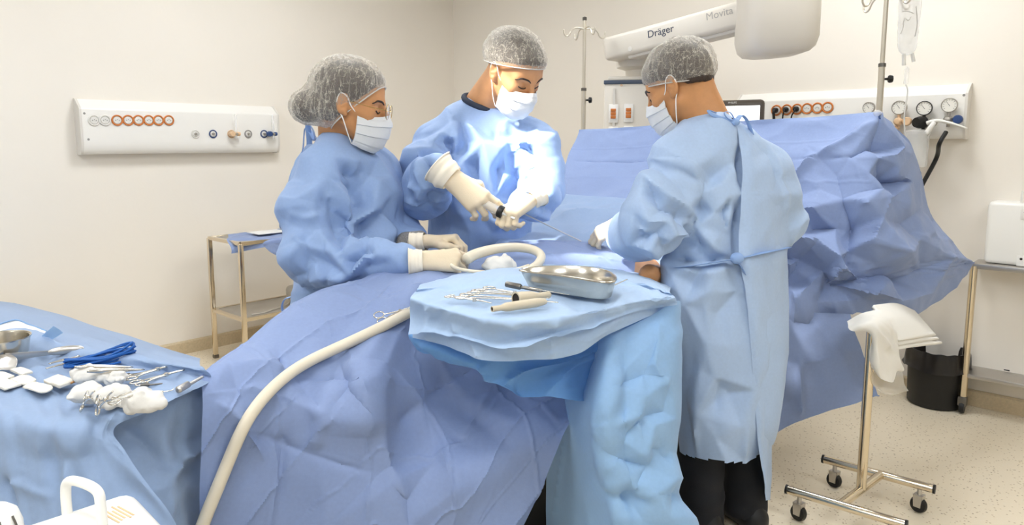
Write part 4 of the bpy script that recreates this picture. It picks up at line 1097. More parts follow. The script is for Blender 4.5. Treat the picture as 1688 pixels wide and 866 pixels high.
# ties at neck and waist
ribbon('gown_tie', [P(520, 232, 2.44), P(512, 218, 2.46), P(503, 212, 2.47), P(500, 240, 2.47), P(497, 262, 2.46)], .022, M_tie, g1)
ribbon('gown_tie', [P(520, 230, 2.44), P(516, 214, 2.44), P(508, 206, 2.45), P(510, 238, 2.46), P(505, 275, 2.46)], .020, M_tie, g1)
fl = [[(523, 236, 2.40), (508, 238, 2.44), (497, 246, 2.46)], [(512, 258, 2.40), (494, 262, 2.45), (484, 272, 2.48)], [(502, 290, 2.40), (484, 292, 2.46), (474, 298, 2.49)], [(490, 330, 2.40), (478, 322, 2.46), (472, 318, 2.48)]]
fv, fq, fs = sheet(fl, 24, 30); fv = crush(fv, fq, fs, .003, 12, 3, (), None, .03, 30, 'l'); obj('back_flap', (fv, fq), M_gownA, g1)
ribbon('waist_tie', [P(492, 470, 2.36), P(482, 488, 2.36), P(470, 493, 2.36), P(465, 505, 2.36), P(468, 518, 2.36)], .026, M_tie, g1)
ribbon('waist_tie', [P(492, 478, 2.35), P(490, 492, 2.34), P(487, 505, 2.34), P(488, 516, 2.34)], .028, M_tie, g1)
obj('tie_knot', MB().sphere(P(492, 486, 2.35), (.022, .018, .02), 14, 10), M_tie, g1)

# ================= man in the middle, facing the viewer
f2 = nrm((.30, -.95, 0)); mp2 = P(792, 560, 2.68)
root2 = thing('person', 'man facing the viewer in a blue gown, looking down and holding the syringe', 'person', (mp2[0], mp2[1], 0))
tf2 = torso_f([(168, 768, 842, 2.67), (184, 748, 858, 2.67), (205, 724, 872, 2.66), (235, 712, 890, 2.66), (280, 712, 893, 2.66), (330, 712, 880, 2.66), (380, 708, 874, 2.66), (430, 704, 876, 2.66), (520, 700, 880, 2.66), (640, 695, 885, 2.66), (780, 690, 890, 2.66)], f2, .62)
S2r, E2r, W2r = P(712, 238, 2.62), P(698, 322, 2.48), P(713, 281, 2.36)
S2l, E2l, W2l = P(880, 236, 2.58), P(892, 312, 2.50), P(868, 332, 2.34)
nb2 = P(797, 178, 2.66)
arms2 = [([S2r, P(700, 282, 2.55), E2r, P(704, 300, 2.42), W2r], [.078, .080, .080, .070, .054]), ([S2l, P(890, 275, 2.54), E2l, P(884, 330, 2.42), W2l], [.072, .074, .068, .062, .046])]
sh2 = [([P(790, 184, 2.67), S2r], [.06, .07]), ([P(808, 196, 2.65), S2l], [.06, .068])]
st2 = [([(758, 185), (765, 230), (775, 290), (790, 330)], .016, -.014), ([(742, 200), (752, 250), (760, 300)], .016, .012), ([(770, 195), (790, 240), (806, 300), (815, 340)], .016, .014),
       ([(835, 200), (830, 260), (835, 320)], .012, .010), ([(815, 205), (818, 260), (822, 310)], .008, -.008), ([(868, 225), (872, 245), (870, 262)], .008, -.018), ([(885, 205), (880, 250), (872, 285)], .012, .010),
       ([(695, 255), (712, 280), (722, 300)], .012, -.016), ([(725, 225), (742, 265), (740, 300)], .01, .012), ([(668, 300), (690, 310), (725, 295)], .010, .012), ([(668, 330), (700, 335), (730, 322)], .010, .012), ([(672, 318), (705, 322), (728, 310)], .008, -.010),
       ([(875, 300), (895, 292), (915, 290)], .008, -.012), ([(900, 330), (890, 345), (870, 355)], .010, .010), ([(720, 345), (760, 352), (800, 362), (835, 372)], .02, .012), ([(800, 330), (820, 355), (835, 390)], .01, -.012), ([(835, 345), (850, 370), (858, 395)], .01, .012),
       ([(700, 215), (690, 240), (678, 270)], .012, .010), ([(740, 320), (730, 350), (712, 385)], .014, -.012)]
g2, gb2 = build_gown(root2, tf2, arms2, sh2, M_gownB, (mp2[0] - .45, 2.15, .40), (mp2[0] + .50, 3.0, 1.60), .44, st2, 9, net=NET2)
O2 = P(847, 121, 2.52); R2 = headframe(math.radians(-46), math.radians(31), math.radians(4))
lg2 = [[V3((mp2[0] - .1, mp2[1], .78)), V3((mp2[0] - .1, mp2[1], .45)), V3((mp2[0] - .1, mp2[1], .08))], [V3((mp2[0] + .12, mp2[1], .78)), V3((mp2[0] + .12, mp2[1], .45)), V3((mp2[0] + .12, mp2[1], .08))]]
isl2 = (stick_body(nb2 - V3((0, 0, .07)), P(792, 600, 2.68), [[S2r, E2r], [S2l, E2l]], lg2), (mp2[0] - .5, 2.2, .02), (mp2[0] + .5, 2.95, 1.5))
build_head(root2, O2, R2, 1.04, nb2, False, M_skin2, (-.020, 0, .048), (.122, .098, .099), ((-.30, 0, .954), .030), island=isl2, seed=5, hairfront=.080, gather=(.085, 0, .075))
trousers(root2, lg2, M_scrub); shoes(root2, [lg2[0][2], lg2[1][2]], f2, M_shoe)
build_hand('glove', root2, P(750, 299, 2.27), (.74, -.16, -.60), (-.12, .92, -.34), False, [(14, 28, 18), (26, 42, 26), (30, 48, 28), (36, 50, 30)], .10, s=1.10, cuff=.060, wl=.012, cr=1.22, thumb=((.026, .022, -.008), (.056, .044, -.026), (.084, .040, -.046), (.102, .028, -.058)))
build_hand('glove', root2, P(868, 333, 2.30), (-.62, -.62, -.28), (.10, .30, -.95), True, [(62, 70, 40), (64, 72, 42), (66, 74, 42), (68, 74, 42)], .03, s=.98, cuff=.05, thumb=((.026, .022, -.010), (.052, .040, -.030), (.078, .028, -.046), (.092, .010, -.052)))
ax2 = nrm(O2 - nb2)
obj('scrub_collar', MB().torus(P(797, 170, 2.655), .076, .011, (.30, -.28, .90), 36, 10), M_scrub, root2, ang=180)
ribbon('neck_tie', [P(768, 160, 2.72), P(780, 150, 2.74), P(790, 143, 2.73), P(796, 137, 2.71)], .018, M_tie, g2)

# ================= man at the right, back to the viewer
f3 = nrm((-.42, .907, 0)); mp3 = P(1198, 600, 2.30)
root3 = thing('person', 'man seen from behind in a pale blue gown tied at the back', 'person', (mp3[0], mp3[1], 0))
tf3 = torso_f([(215, 1135, 1225, 2.28), (235, 1112, 1258, 2.28), (265, 1104, 1280, 2.28), (310, 1108, 1300, 2.28), (360, 1108, 1306, 2.28), (400, 1098, 1306, 2.28), (440, 1088, 1305, 2.28), (490, 1088, 1306, 2.28), (560, 1098, 1303, 2.28), (640, 1110, 1294, 2.27), (720, 1116, 1282, 2.26), (800, 1120, 1273, 2.25), (900, 1125, 1268, 2.25)], f3, .62)
S3l, E3l, W3l = P(1116, 268, 2.22), P(1076, 372, 2.14), P(1030, 392, 2.36)
S3r, E3r, W3r = P(1262, 280, 2.32), P(1288, 362, 2.36), P(1235, 385, 2.62)
nb3 = P(1166, 214, 2.29)
arms3 = [([S3l, P(1096, 320, 2.16), E3l, P(1050, 388, 2.25), W3l], [.075, .082, .086, .074, .052]), ([S3r, P(1278, 320, 2.33), E3r, W3r], [.072, .075, .072, .05])]
sh3 = [([P(1166, 222, 2.29), S3l], [.062, .072]), ([P(1170, 222, 2.29), S3r], [.062, .07])]
st3 = [([(1216, 205), (1222, 260), (1220, 330), (1216, 420)], .012, -.030), ([(1165, 235), (1200, 260), (1212, 300)], .016, .008), ([(1110, 330), (1135, 370), (1170, 390), (1185, 400)], .018, .014), ([(1150, 290), (1180, 330), (1195, 370)], .02, .010),
       ([(1120, 345), (1125, 365), (1150, 395), (1180, 412)], .012, -.020), ([(1140, 380), (1150, 410), (1160, 420)], .012, .014), ([(1175, 360), (1190, 345), (1215, 335)], .010, -.010), ([(1190, 345), (1200, 380), (1200, 410)], .010, .012),
       ([(1085, 300), (1100, 330), (1115, 345)], .012, -.012), ([(1075, 300), (1095, 325), (1108, 350)], .008, .010), ([(1050, 330), (1075, 345), (1098, 350)], .01, .012), ([(1040, 365), (1070, 385), (1100, 392)], .010, .012), ([(1045, 400), (1065, 412), (1090, 405)], .01, -.012), ([(1055, 345), (1060, 380), (1050, 410)], .012, -.012),
       ([(1100, 425), (1150, 432), (1215, 428)], .010, -.020), ([(1222, 430), (1270, 420), (1304, 410)], .010, -.010), ([(1120, 440), (1160, 450), (1200, 440)], .016, .012), ([(1160, 470), (1165, 560), (1150, 640), (1145, 780)], .012, .010), ([(1225, 450), (1235, 540), (1240, 600)], .012, .012),
       ([(1110, 560), (1180, 572), (1260, 565)], .006, .006), ([(1110, 490), (1180, 482), (1240, 482)], .006, .006), ([(1118, 690), (1190, 700), (1250, 690)], .006, .006), ([(1195, 600), (1180, 690), (1200, 800)], .016, -.010), ([(1240, 620), (1225, 720), (1230, 810)], .014, .012),
       ([(1245, 320), (1280, 325), (1300, 318)], .006, .006), ([(1265, 240), (1290, 300), (1300, 360)], .012, .008), ([(1245, 245), (1250, 300), (1262, 390)], .014, -.008)]
zh3 = lambda c: .325 + .012 * np.sin(c[:, 0] * 22) + .05 * (c[:, 0] - mp3[0] + .1)
g3, gb3 = build_gown(root3, tf3, arms3, sh3, M_gownC, (mp3[0] - .5, 1.9, .10), (mp3[0] + .45, 2.9, 1.46), zh3, st3, 17, net=NET3)
O3 = P(1120, 146, 2.32); R3 = headframe(math.radians(180 - 35), math.radians(20), math.radians(-2))
a3 = f3 * 1.0; r3 = np.array([f3[1], -f3[0], 0]); bs3 = np.array([P(1195, 700, 2.28)[0], 2.28, 0])
lg3 = [[bs3 + r3 * k + V3((0, 0, .8)), bs3 + r3 * k + f3 * .03 + V3((0, 0, .45)), bs3 + r3 * k + V3((0, 0, .08))] for k in (-.085, .105)]
isl3 = (stick_body(nb3 - V3((0, 0, .07)), P(1195, 560, 2.30), [[S3l, E3l], [S3r, E3r]], lg3), (mp3[0] - .5, 1.95, .02), (mp3[0] + .5, 2.85, 1.45))
build_head(root3, O3, R3, 1.04, nb3, False, M_skin, (-.018, 0, .056), (.116, .096, .098), ((-.26, 0, .966), .012), island=isl3, seed=8, hairfront=.07)
trousers(root3, lg3, M_black); shoes(root3, [lg3[0][2], lg3[1][2]], f3, M_shoe)
build_hand('glove', root3, P(1024, 366, 2.43), (-.66, .30, -.42), (-.35, .45, -.80), True, [(25, 30, 20), (28, 32, 20), (30, 35, 22), (34, 36, 24)], .06, s=1.0, cuff=.05)
build_hand('glove', root3, P(1215, 388, 2.66), (-.75, .50, -.30), (.1, .1, -.99), False, [(25, 30, 20), (28, 32, 20), (30, 35, 22), (34, 36, 24)], .06, s=1.0, cuff=.05)
obj('scrub_collar', MB().torus(P(1170, 206, 2.285), .074, .012, (-.12, .18, .97), 36, 10), M_scrub, root3, ang=180)
# overlapping back panel of the gown
def G3(px, py, out): 
    p = hit(gb3, px, py)
    if p is None: p = P(px, py, 2.28)
    return p + nrm(CAMP - p) * out
rows = []
for py, l, r, o in [(206, 1214, 1236, .012), (235, 1220, 1262, .016), (275, 1223, 1280, .018), (330, 1221, 1290, .018), (385, 1218, 1290, .018), (425, 1217, 1288, .022), (480, 1228, 1286, .022), (560, 1236, 1284, .022), (640, 1243, 1280, .026), (720, 1248, 1274, .034), (790, 1258, 1272, .042), (826, 1262, 1270, .046)]:
    rows.append([G3(l, py, o), G3(l + (r - l) * .3, py, o + .006), G3(l + (r - l) * .7, py, o * .6), G3(r, py, -.012)])
fv, fq, fs = sheet(rows, 40, 140); fv = crush(fv, fq, fs, .0035, 9, 13, (), dict(cell=(.3, .13), amp=.0012), .012, 30, 'r'); bf = obj('back_panel', (fv, fq), M_gownC, g3)
ribbon('waist_tie', [G3(1098, 442, -.004), G3(1130, 440, .008), G3(1170, 434, .012), G3(1212, 428, .028)], .030, M_tie, g3)
ribbon('waist_tie', [G3(1300, 408, -.004), G3(1262, 416, .026), G3(1215, 426, .03)], .024, M_tie, g3)
ribbon('waist_tie', [G3(1212, 428, .034), G3(1222, 440, .038), G3(1228, 452, .03)], .020, M_tie, g3)
obj('tie_knot', MB().sphere(G3(1215, 426, .034), (.022, .014, .018), 14, 10), M_tie, g3, ang=180)
nk = P(1213, 201, 2.20)
ribbon('neck_tie', [P(1180, 186, 2.21), P(1168, 182, 2.20), P(1176, 190, 2.20), P(1200, 198, 2.20), nk], .011, M_tie, g3)
ribbon('neck_tie', [nk, P(1204, 186, 2.20), P(1194, 186, 2.20), P(1200, 196, 2.20), nk], .013, M_tie, g3)
ribbon('neck_tie', [nk, P(1222, 190, 2.22), P(1232, 200, 2.23), P(1240, 222, 2.24)], .020, M_tie, g3)
obj('tie_knot', MB().sphere(nk, (.013, .011, .012), 14, 10), M_tie, g3, ang=180)
# ------------------------------------------------------------------ instruments and things on the cloths
M_steel = mat('stainless', (214, 208, 196), .22, 1.)
M_steel2 = mat('stainless_satin', (196, 192, 186), .38, 1.)
M_dsteel = mat('steel_dark', (120, 116, 110), .35, 1.)
M_gauze = mat('gauze', (232, 228, 220), .9, bump=.12, bscale=500, transl=.1)
M_swab = mat('swab_cotton', (234, 228, 214), .9, bump=.4, bscale=420)
M_swabo = mat('swab_edge_orange', (206, 150, 96), .8)
M_cord = mat('cord_blue', (28, 92, 168), .45)
M_hose = mat('hose_cream', (226, 214, 190), .38, bump=.05, bscale=100)
M_beige = mat('connector_beige', (206, 192, 166), .5)
M_hole = mat('hole_dark', (40, 32, 26), .8)
M_clear = mat('clear_plastic', (250, 250, 248), .08, alpha=.28, spec=.6)
M_plastic = mat('plastic_white', (242, 239, 231), .35)
M_rubber = mat('rubber_black', (24, 23, 22), .5)
TABZ = .858
def inst_root(name, label, cat, a, b, group=None, up=(0, 0, 1)):
    t = thing(name, label, cat, (0, 0, 0), group); t.matrix_world = frame(V3(b) - V3(a), up, a); return t, float(np.linalg.norm(V3(b) - V3(a)))
def ringed(name, label, cat, a, b, group=None, wid=.020, ring=.0115, joint=.62, th=.0022, open_=.0, up=(0, 0, 1), m=None):
    m = m or M_steel
    t, L = inst_root(name, label, cat, a, b, group, up)
    for s in (-1, 1):
        c = np.array((ring, s * wid, .004))
        obj('finger_ring', MB().torus(c, ring, th, (0, 0, 1), 26, 8, 1.25, u=(1, 0, 0)), m, t, local=True, ang=180)
        p = catmull([np.array((ring * 2.1, s * wid * .8, .004)), np.array((L * .35, s * wid * .42, .005)), np.array((L * joint, s * .0006, .005 + s * .0008)), np.array((L * .8, -s * (.0016 + open_ * .5), .005)), np.array((L, -s * (.0004 + open_), .004))], 24)
        obj('shank', MB().tube(p, [th * (1.25 + .5 * math.exp(-((k / 23 - joint) / .09) ** 2) - .75 * max(0, k / 23 - joint)) for k in range(24)], 8, flat=.6), m, t, local=True, ang=180)
    obj('box_joint', MB().lathe([(.0005, .0015), (.0042, .0015), (.0042, .0085), (.0005, .0085)], (L * joint, 0, 0), (0, 0, 1), 18), m, t, local=True)
    return t
def tweezers(name, label, a, b, group=None, w=.0045, cat='forceps', m=None):
    m = m or M_steel; t, L = inst_root(name, label, cat, a, b, group)
    for s in (-1, 1):
        p = catmull([np.array((0, 0, .004)), np.array((L * .25, s * w, .004)), np.array((L * .6, s * w * 1.05, .004)), np.array((L, s * .0008, .003))], 20)
        obj('arm', MB().tube(p, np.interp(np.linspace(0, 1, 20), [0, .3, .6, 1], [.0026, .0045, .0035, .001]), 8, flat=.45, up=(0, 1, 0)), m, t, local=True, ang=180)
    return t
def rod(name, label, a, b, r0, r1, m, cat='instrument', group=None, hook=None, grip=True):
    t, L = inst_root(name, label, cat, a, b, group)
    pts = [np.array((0, 0, r0)), np.array((L * .5, 0, r0)), np.array((L * .85, 0, r0)), np.array((L, 0, r0))]
    if hook: pts = [np.array((0, 0, r0)), np.array((L * .5, 0, r0)), np.array((L * .8, 0, r0)), np.array((L * .95, hook * .5, r0)), np.array((L, hook, r0 + abs(hook) * .2))]
    p = catmull(pts, 24)
    obj('shaft', MB().tube(p, np.linspace((r0 + r1) * .5, r1, 24), 10), m, t, local=True, ang=180)
    if grip: obj('handle', MB().lathe([(r0 * .7, 0), (r0 * 1.3, .003), (r0 * 1.3, L * .40), (r0 * .8, L * .44)], (0, 0, r0 * 1.2), (1, 0, 0), 14), m, t, local=True)
    return t
def lump(name, label, cat, c, r, seed, group=None, R=None, m=None, h=None):
    r = V3(r); c = V3(c)
    def f(p):
        q = p - c
        if R is not None: q = q @ R
        d = ell(q, (0, 0, 0), r)
        return d + r.min() * (.34 * noise(q, .8 / r.min(), seed) + .10 * ridged(q, 1.5 / r.min(), seed + 1) + .45 * worley3(q, .75 / r.min(), seed) - .35)
    v, q = surface(f, c - r.max() * 1.6, c + r.max() * 1.6, h or r.min() / 6)
    z0 = c[2] - r[2] * .95
    v[:, 2] = np.where(v[:, 2] < z0, z0 + (v[:, 2] - z0) * .1, v[:, 2])
    return tag(obj(name, (v, q), m or M_gauze, ang=180), label, cat, group)
Tm = lambda px, py, dz=.0: PZ(px, py, TZ + .012 + dz)
Te = lambda px, py, dz=.0: PZ(px, py, TABZ + dz)
# ---- on the instrument stand
ringed('hemostat', 'long ring-handled forceps lying lowest on the pale blue tray, left of the beige connectors', 'surgical clamp', Tm(757, 491), Tm(920, 502), wid=.015)
ringed('hemostat', 'short ring-handled forceps on the tray beside the dark-handled retractor', 'surgical clamp', Tm(793, 479), Tm(884, 491), wid=.017)
ringed('hemostat', 'middle ring-handled forceps on the tray, partly behind the open beige connector', 'surgical clamp', Tm(776, 484), Tm(905, 495), wid=.013)
rod('dissector', 'dark flat-handled instrument at the back of the tray', Tm(834, 473), Tm(893, 485), .0055, .002, M_dsteel)
rod('probe', 'thin steel probe pointing right at the back of the tray', Tm(862, 475), Tm(938, 488), .0022, .0008, M_steel)
ringed('small_scissors', 'small ring-handled instrument at the left front edge of the tray', 'scissors', Tm(738, 491), Tm(810, 503), wid=.007, ring=.006, th=.0014)
rod('probe', 'thin steel rod leaning out from under the kidney dish at the right of the tray', Tm(986, 484, .006), Tm(1034, 462, .012), .002, .0012, M_steel)
def connector(label, a, b, prof, hole_r):
    t = thing('tube_connector', label, 'connector', (0, 0, 0)); a = V3(a); b = V3(b); t.matrix_world = frame(b - a, (0, 0, 1), a); L = np.linalg.norm(b - a)
    obj('barrel', MB().lathe([(r, x * L) for r, x in prof], (0, 0, 0), (1, 0, 0), 28, False), M_beige, t, local=True)
    obj('bore', MB().lathe([(.0003, .0016), (hole_r, .0016), (hole_r, .004), (.0003, .004)], (0, 0, 0), (1, 0, 0), 22), M_hole, t, local=True)
    return t
connector('beige cylindrical hose connector at the front of the tray, narrow nozzle to the left', Tm(811, 510, .009), Tm(899, 497, .009), [(.0042, 0), (.0058, 0), (.0058, .16), (.0072, .2), (.0092, .25), (.0095, .3), (.0095, .82), (.0082, .92), (.006, 1.0), (.0005, 1.0)], .0044)
connector('beige flared hose connector on the tray, its wide dark opening to the left', Tm(850, 493, .012), Tm(906, 486, .008), [(.0115, 0), (.0145, 0), (.0140, .2), (.0125, .45), (.0085, .62), (.0075, .65), (.0075, .98), (.006, 1.), (.0005, 1.)], .0120)
# kidney dish
ka, kb = PZ(872, 440, 1.052), PZ(1022, 460, 1.052); kx = nrm(kb - ka); ky = np.cross([0, 0, 1.], kx); KL = np.linalg.norm(kb - ka) / 2; kc = (ka + kb) / 2
def bean(sc, z, n=72):
    a = np.arange(n) * 2 * PI / n; x = KL * sc * np.cos(a); y = KL * .52 * sc * np.sin(a)
    y = y - .40 * KL * (x / KL) ** 2 + .16 * KL
    return kc + x[:, None] * kx + y[:, None] * ky + np.array([0, 0, z - kc[2]])
lv = [bean(s, z) for s, z in [(.02, 1.010), (.55, 1.0095), (.76, 1.010), (.84, 1.014), (.90, 1.030), (.965, 1.051), (1.0, 1.053), (1.012, 1.052), (1.012, 1.049), (.985, 1.048), (.92, 1.028), (.86, 1.010), (.80, 1.006), (.55, 1.0055), (.02, 1.0055)]]
ff = [(i * 72 + k, i * 72 + (k + 1) % 72, (i + 1) * 72 + (k + 1) % 72, (i + 1) * 72 + k) for i in range(len(lv) - 1) for k in range(72)]
kd = tag(obj('kidney_dish', (np.concatenate(lv), ff), M_steel, ang=60), 'stainless steel kidney dish at the back right of the instrument tray', 'kidney dish')
# ---- hoses
hose = [P(768, 428, 2.02), P(785, 419, 2.05), P(815, 411, 2.12), P(850, 408, 2.17), P(878, 412, 2.18), P(892, 422, 2.13), P(886, 436, 2.05), P(870, 446, 1.99)]
t = tag(obj('suction_tube', MB().tube(catmull(hose, 60), np.linspace(.0165, .0125, 60), 16), M_hose, ang=180), 'thick cream tube held by the woman, looping over the patient sheet', 'tube')
thin = [P(742, 436, 2.03), P(752, 442, 2.01), P(775, 447, 1.985), P(810, 449, 1.97), P(845, 446, 1.975), P(872, 438, 2.0)]
tag(obj('drain_line', MB().tube(catmull(thin, 40), .0052, 10), M_hose, ang=180), 'thin cream line below the tube loop in front of the white gauze', 'tube')
lh = [onsheet(*a, .016) for a in [(705,500),(672,517),(645,531),(610,549),(560,572),(520,590),(485,609),(455,634),(430,660),(410,688),(392,722),(374,768),(350,825),(328,880),(312,930)]]
lh = catmull(lh, 90); lh = np.stack([np.convolve(np.pad(lh[:, i], 6, 'edge'), np.ones(13) / 13, 'valid') for i in range(3)], 1)
tag(obj('suction_hose', MB().tube(lh, .0135, 16), M_hose, ang=180), 'long cream suction hose running down the front of the blue patient sheet', 'hose')
ringed('towel_clamp', 'steel towel clamp gripping the hose on the blue patient sheet', 'surgical clamp', onsheet(621, 528, .030), onsheet(682, 508, .034), wid=.011, ring=.0105, th=.0018, up=(0, -.6, .8))
lump('gauze', 'white folded gauze on the patient sheet inside the tube loop', 'gauze', P(822, 438, 2.06), (.046, .04, .026), 5)
# syringe and cannula
sa, sb = P(792, 333, 2.265), P(829, 351, 2.235)
sd = nrm(sb - sa); t = thing('syringe', 'clear syringe with a black end ring held in the middle man\'s right glove', 'syringe', sa)
obj('barrel', MB().lathe([(.002, -.05), (.0155, -.05), (.0155, .072), (.0145, .074)], sa, sd, 28), M_clear, t)
obj('plunger', MB().lathe([(.002, -.085), (.016, -.085), (.016, -.081), (.005, -.08), (.005, -.03), (.0145, -.028), (.0145, .0), (.002, .002)], sa, sd, 24), M_plastic, t)
obj('end_ring', MB().lathe([(.004, .070), (.0195, .070), (.0205, .073), (.0205, .083), (.0195, .086), (.012, .087), (.004, .087)], sa, sd, 30), M_rubber, t)
obj('nozzle', MB().lathe([(.004, .086), (.0085, .087), (.006, .096), (.0042, .098), (.0038, .13), (.002, .131)], sa, sd, 18), M_plastic, t)
ca, cb = P(860, 351, 2.27), P(958, 398, 2.42); cd = nrm(cb - ca)
t = thing('cannula', 'thin steel cannula running from the middle man\'s left glove into the patient', 'cannula', ca)
obj('shaft', MB().cyl(ca, cb, .0024, 10, .0019), M_steel2, t); obj('hub', MB().lathe([(.003, -.05), (.006, -.048), (.006, -.01), (.003, 0)], ca, cd, 14), M_steel, t)
# ---- patient and table
def patf(p):
    d = smin(cap(p, (.42, 2.46, .81), (.62, 2.95, .84), .11, .13), cap(p, (.40, 2.50, .82), (.28, 2.36, .82), .09, .08), .06)
    d = smin(d, cap(p, (.22, 2.40, .88), (-.10, 2.00, .87), .085, .06), .06)
    d = smin(d, cap(p, (.28, 2.34, .86), (.04, 1.98, .86), .075, .055), .05)
    d = smin(d, cap(p, (.56, 2.46, .86), tuple(P(1070, 453, 2.2)), .05, .034), .03)
    d = smin(d, ell(p, (.80, 3.28, .90), (.08, .09, .10)), .05); d = smin(d, cap(p, (.66, 3.02, .90), (.78, 3.2, .90), .06, .05), .05)
    return d
pv, pq = surface(patf, (-.3, 1.7, .70), (1.0, 3.5, 1.12), .02, 1)
pat = thing('person', 'patient lying under blue sheets, a patch of bare skin showing beside the right man', 'person', (.4, 2.4, .80))
obj('body', (pv, pq), M_skin, pat, ang=180)
M_tbl = mat('table_dark', (30, 28, 27), .5)
tr = thing('operating_table', 'black operating table pedestal showing in the gap under the sheets', 'operating table', (.05, 2.1, 0))
ax = nrm((.57, .82, 0)); ay = np.array([-ax[1], ax[0], 0]); Rt = np.stack([ax, ay, [0, 0, 1]], 1)
obj('table_top', MB().box((.42, 2.58, .755), (1.2, .36, .05), Rt, .02), M_tbl, tr)
obj('mattress', MB().box((.42, 2.58, .80), (1.2, .34, .045), Rt, .02), M_tbl, tr)
obj('column', MB().box((.16, 2.13, .42), (.22, .22, .62), Rt, .03), M_tbl, tr)
obj('base', MB().box((.20, 2.12, .06), (.62, .40, .11), Rt, .04), M_tbl, tr)
# ---- back table
M_frame = M_steel2
tl = thing('instrument_table', 'steel instrument table hidden under the blue cloth at the left', 'table', (-1.15, 1.5, 0))
ea, eb = Te(165, 700), Te(-300, 672); ed = nrm(eb - ea); en = np.array([-ed[1], ed[0], 0]); en = en if en[1] > 0 else -en
cc = ea + ed * .42 + en * .16; Re = np.stack([ed, en, [0, 0, 1]], 1)
obj('table_top', MB().box((cc[0], cc[1], .825), (.66, .22, .03), Re), M_frame, tl)
for a in (-.28, .28):
    for b in (-.08, .08):
        l = cc + ed * a + en * b; obj('leg', MB().cyl((l[0], l[1], 0), (l[0], l[1], .81), .014), M_frame, tl)
bc = Te(0, 592); t = thing('steel_bowl', 'round steel bowl at the left edge of the back table', 'bowl', bc)
obj('bowl', MB().lathe([(.002, .001), (.04, .001), (.056, .012), (.062, .05), (.064, .051), (.064, .0485), (.0595, .048), (.054, .014), (.038, .004), (.002, .004)], bc, (0, 0, 1), 40, False), M_steel, t)
t = thing('retractor', 'large steel retractor with a bent blade lying on the back table', 'retractor', Te(60, 585))
ra, rb, rc = Te(8, 590, .018), Te(80, 582, .010), Te(138, 575, .012)
obj('shaft', MB().tube(catmull([ra, (ra + rb) / 2, rb], 12), np.linspace(.011, .006, 12), 10, flat=.3, up=(0, 1, .1)), M_steel2, t)
obj('handle', MB().tube(catmull([rb, (rb + rc) / 2 + V3((0, 0, .002)), rc], 14), [.005, .007, .0085, .009, .0095, .0095, .0095, .0095, .0095, .0095, .009, .0085, .007, .004], 14), M_steel2, t)
bl = []
for k in range(9):
    u = k / 8; q_ = catmull([ra + V3((.0, 0, .006)), ra + V3((.016, -.012, .0)), ra + V3((.020, -.028, -.012)), ra + V3((.016, -.040, -.016))], 9)[k]
    bl.append([q_ + V3((-.020, -.004, 0)) * (.7 + .5 * u), q_ + V3((0, 0, .002)), q_ + V3((.020, .004, 0)) * (.7 + .5 * u)])
bv, bq, _ = sheet(bl, 14, 24); b_o = obj('blade', (bv, bq), M_steel2, t, ang=180); b_o.modifiers.new('thick', 'SOLIDIFY').thickness = .0018
M_paper = mat('wrap_white', (238, 236, 230), .75, transl=.1); M_wrapb = mat('wrap_blue', (150, 184, 222), .7, transl=.25)
w1 = [[Te(-25, 545, .015), Te(22, 528, .024), Te(50, 536, .018), Te(76, 546, .012)], [Te(-30, 556, .012), Te(10, 540, .012), Te(42, 549, .009), Te(70, 556, .008)], [Te(-34, 570, .008), Te(4, 550, .005), Te(36, 560, .006), Te(66, 563, .006)]]
wv, wq, _ = sheet(w1, 30, 24); t = thing('paper_wrap', 'white paper wrap with a blue edge open at the far side of the back table', 'wrap', Te(40, 552))
obj('sheet', (wv + vnormals(wv, wq) * (.002 * noise(wv, 30, 2))[:, None], wq), M_paper, t)
eb_ = catmull([Te(-25, 545, .0155), Te(22, 528, .0245), Te(50, 536, .0185), Te(76, 546, .0125)], 20); obj('blue_edge', MB().tube(eb_, .0022, 6), M_wrapb, t)
w2 = [[Te(44, 572, .003), Te(66, 556, .014), Te(88, 538, .050)], [Te(54, 572, .003), Te(76, 561, .008), Te(97, 543, .048)], [Te(60, 571, .004), Te(84, 561, .012), Te(104, 549, .044)]]
wv, wq, _ = sheet(w2, 24, 20); tag(obj('wrap_corner', (wv, wq), M_wrapb, ang=60), 'pale blue pointed corner of a wrap sticking up behind the retractor', 'wrap')
w3 = [[Te(-60, 560, .02), Te(-20, 548, .016), Te(12, 556, .006)], [Te(-60, 572, .012), Te(-20, 562, .010), Te(14, 564, .003)], [Te(-60, 590, .004), Te(-20, 580, .003), Te(14, 575, .002)]]
ringed('scissors', 'steel scissors farthest back on the back table, tip to the left', 'scissors', Te(152, 587), Te(81, 603), wid=.013, ring=.010)
ringed('scissors', 'steel scissors on the back table reaching under the blue cord coil', 'scissors', Te(190, 584), Te(76, 611), wid=.013, ring=.010)
# blue cord
cp = []; ca_, cb_ = Te(106, 611), Te(224, 590); cx = nrm(cb_ - ca_); cy = np.cross([0, 0, 1.], cx); cl = np.linalg.norm(cb_ - ca_) / 2; cm = (ca_ + cb_) / 2
for k in range(240):
    a = 2 * PI * k / 30; lp_ = k / 30; rx = cl * (1 - .03 * (lp_ % 3)); ry = .024 + .006 * math.sin(lp_ * 2.1)
    pinch = .35 + .65 * (.5 + .5 * math.cos(a)) ** .5
    cp.append(cm + cx * rx * math.cos(a) + cy * ry * math.sin(a) * pinch + V3((0, 0, .004 + .0022 * lp_ + .004 * math.sin(a * 2 + lp_) + .014 * max(0, math.cos(a)) * (lp_ / 8))))
tag(obj('cord_coil', MB().tube(np.array(cp), .0026, 8), M_cord, ang=180), 'coil of bright blue cord on the back table', 'cord')
lump('gauze_roll', 'white gauze bundle lying over the blue cord coil', 'gauze', Te(146, 617, .016), (.034, .026, .018), 3)
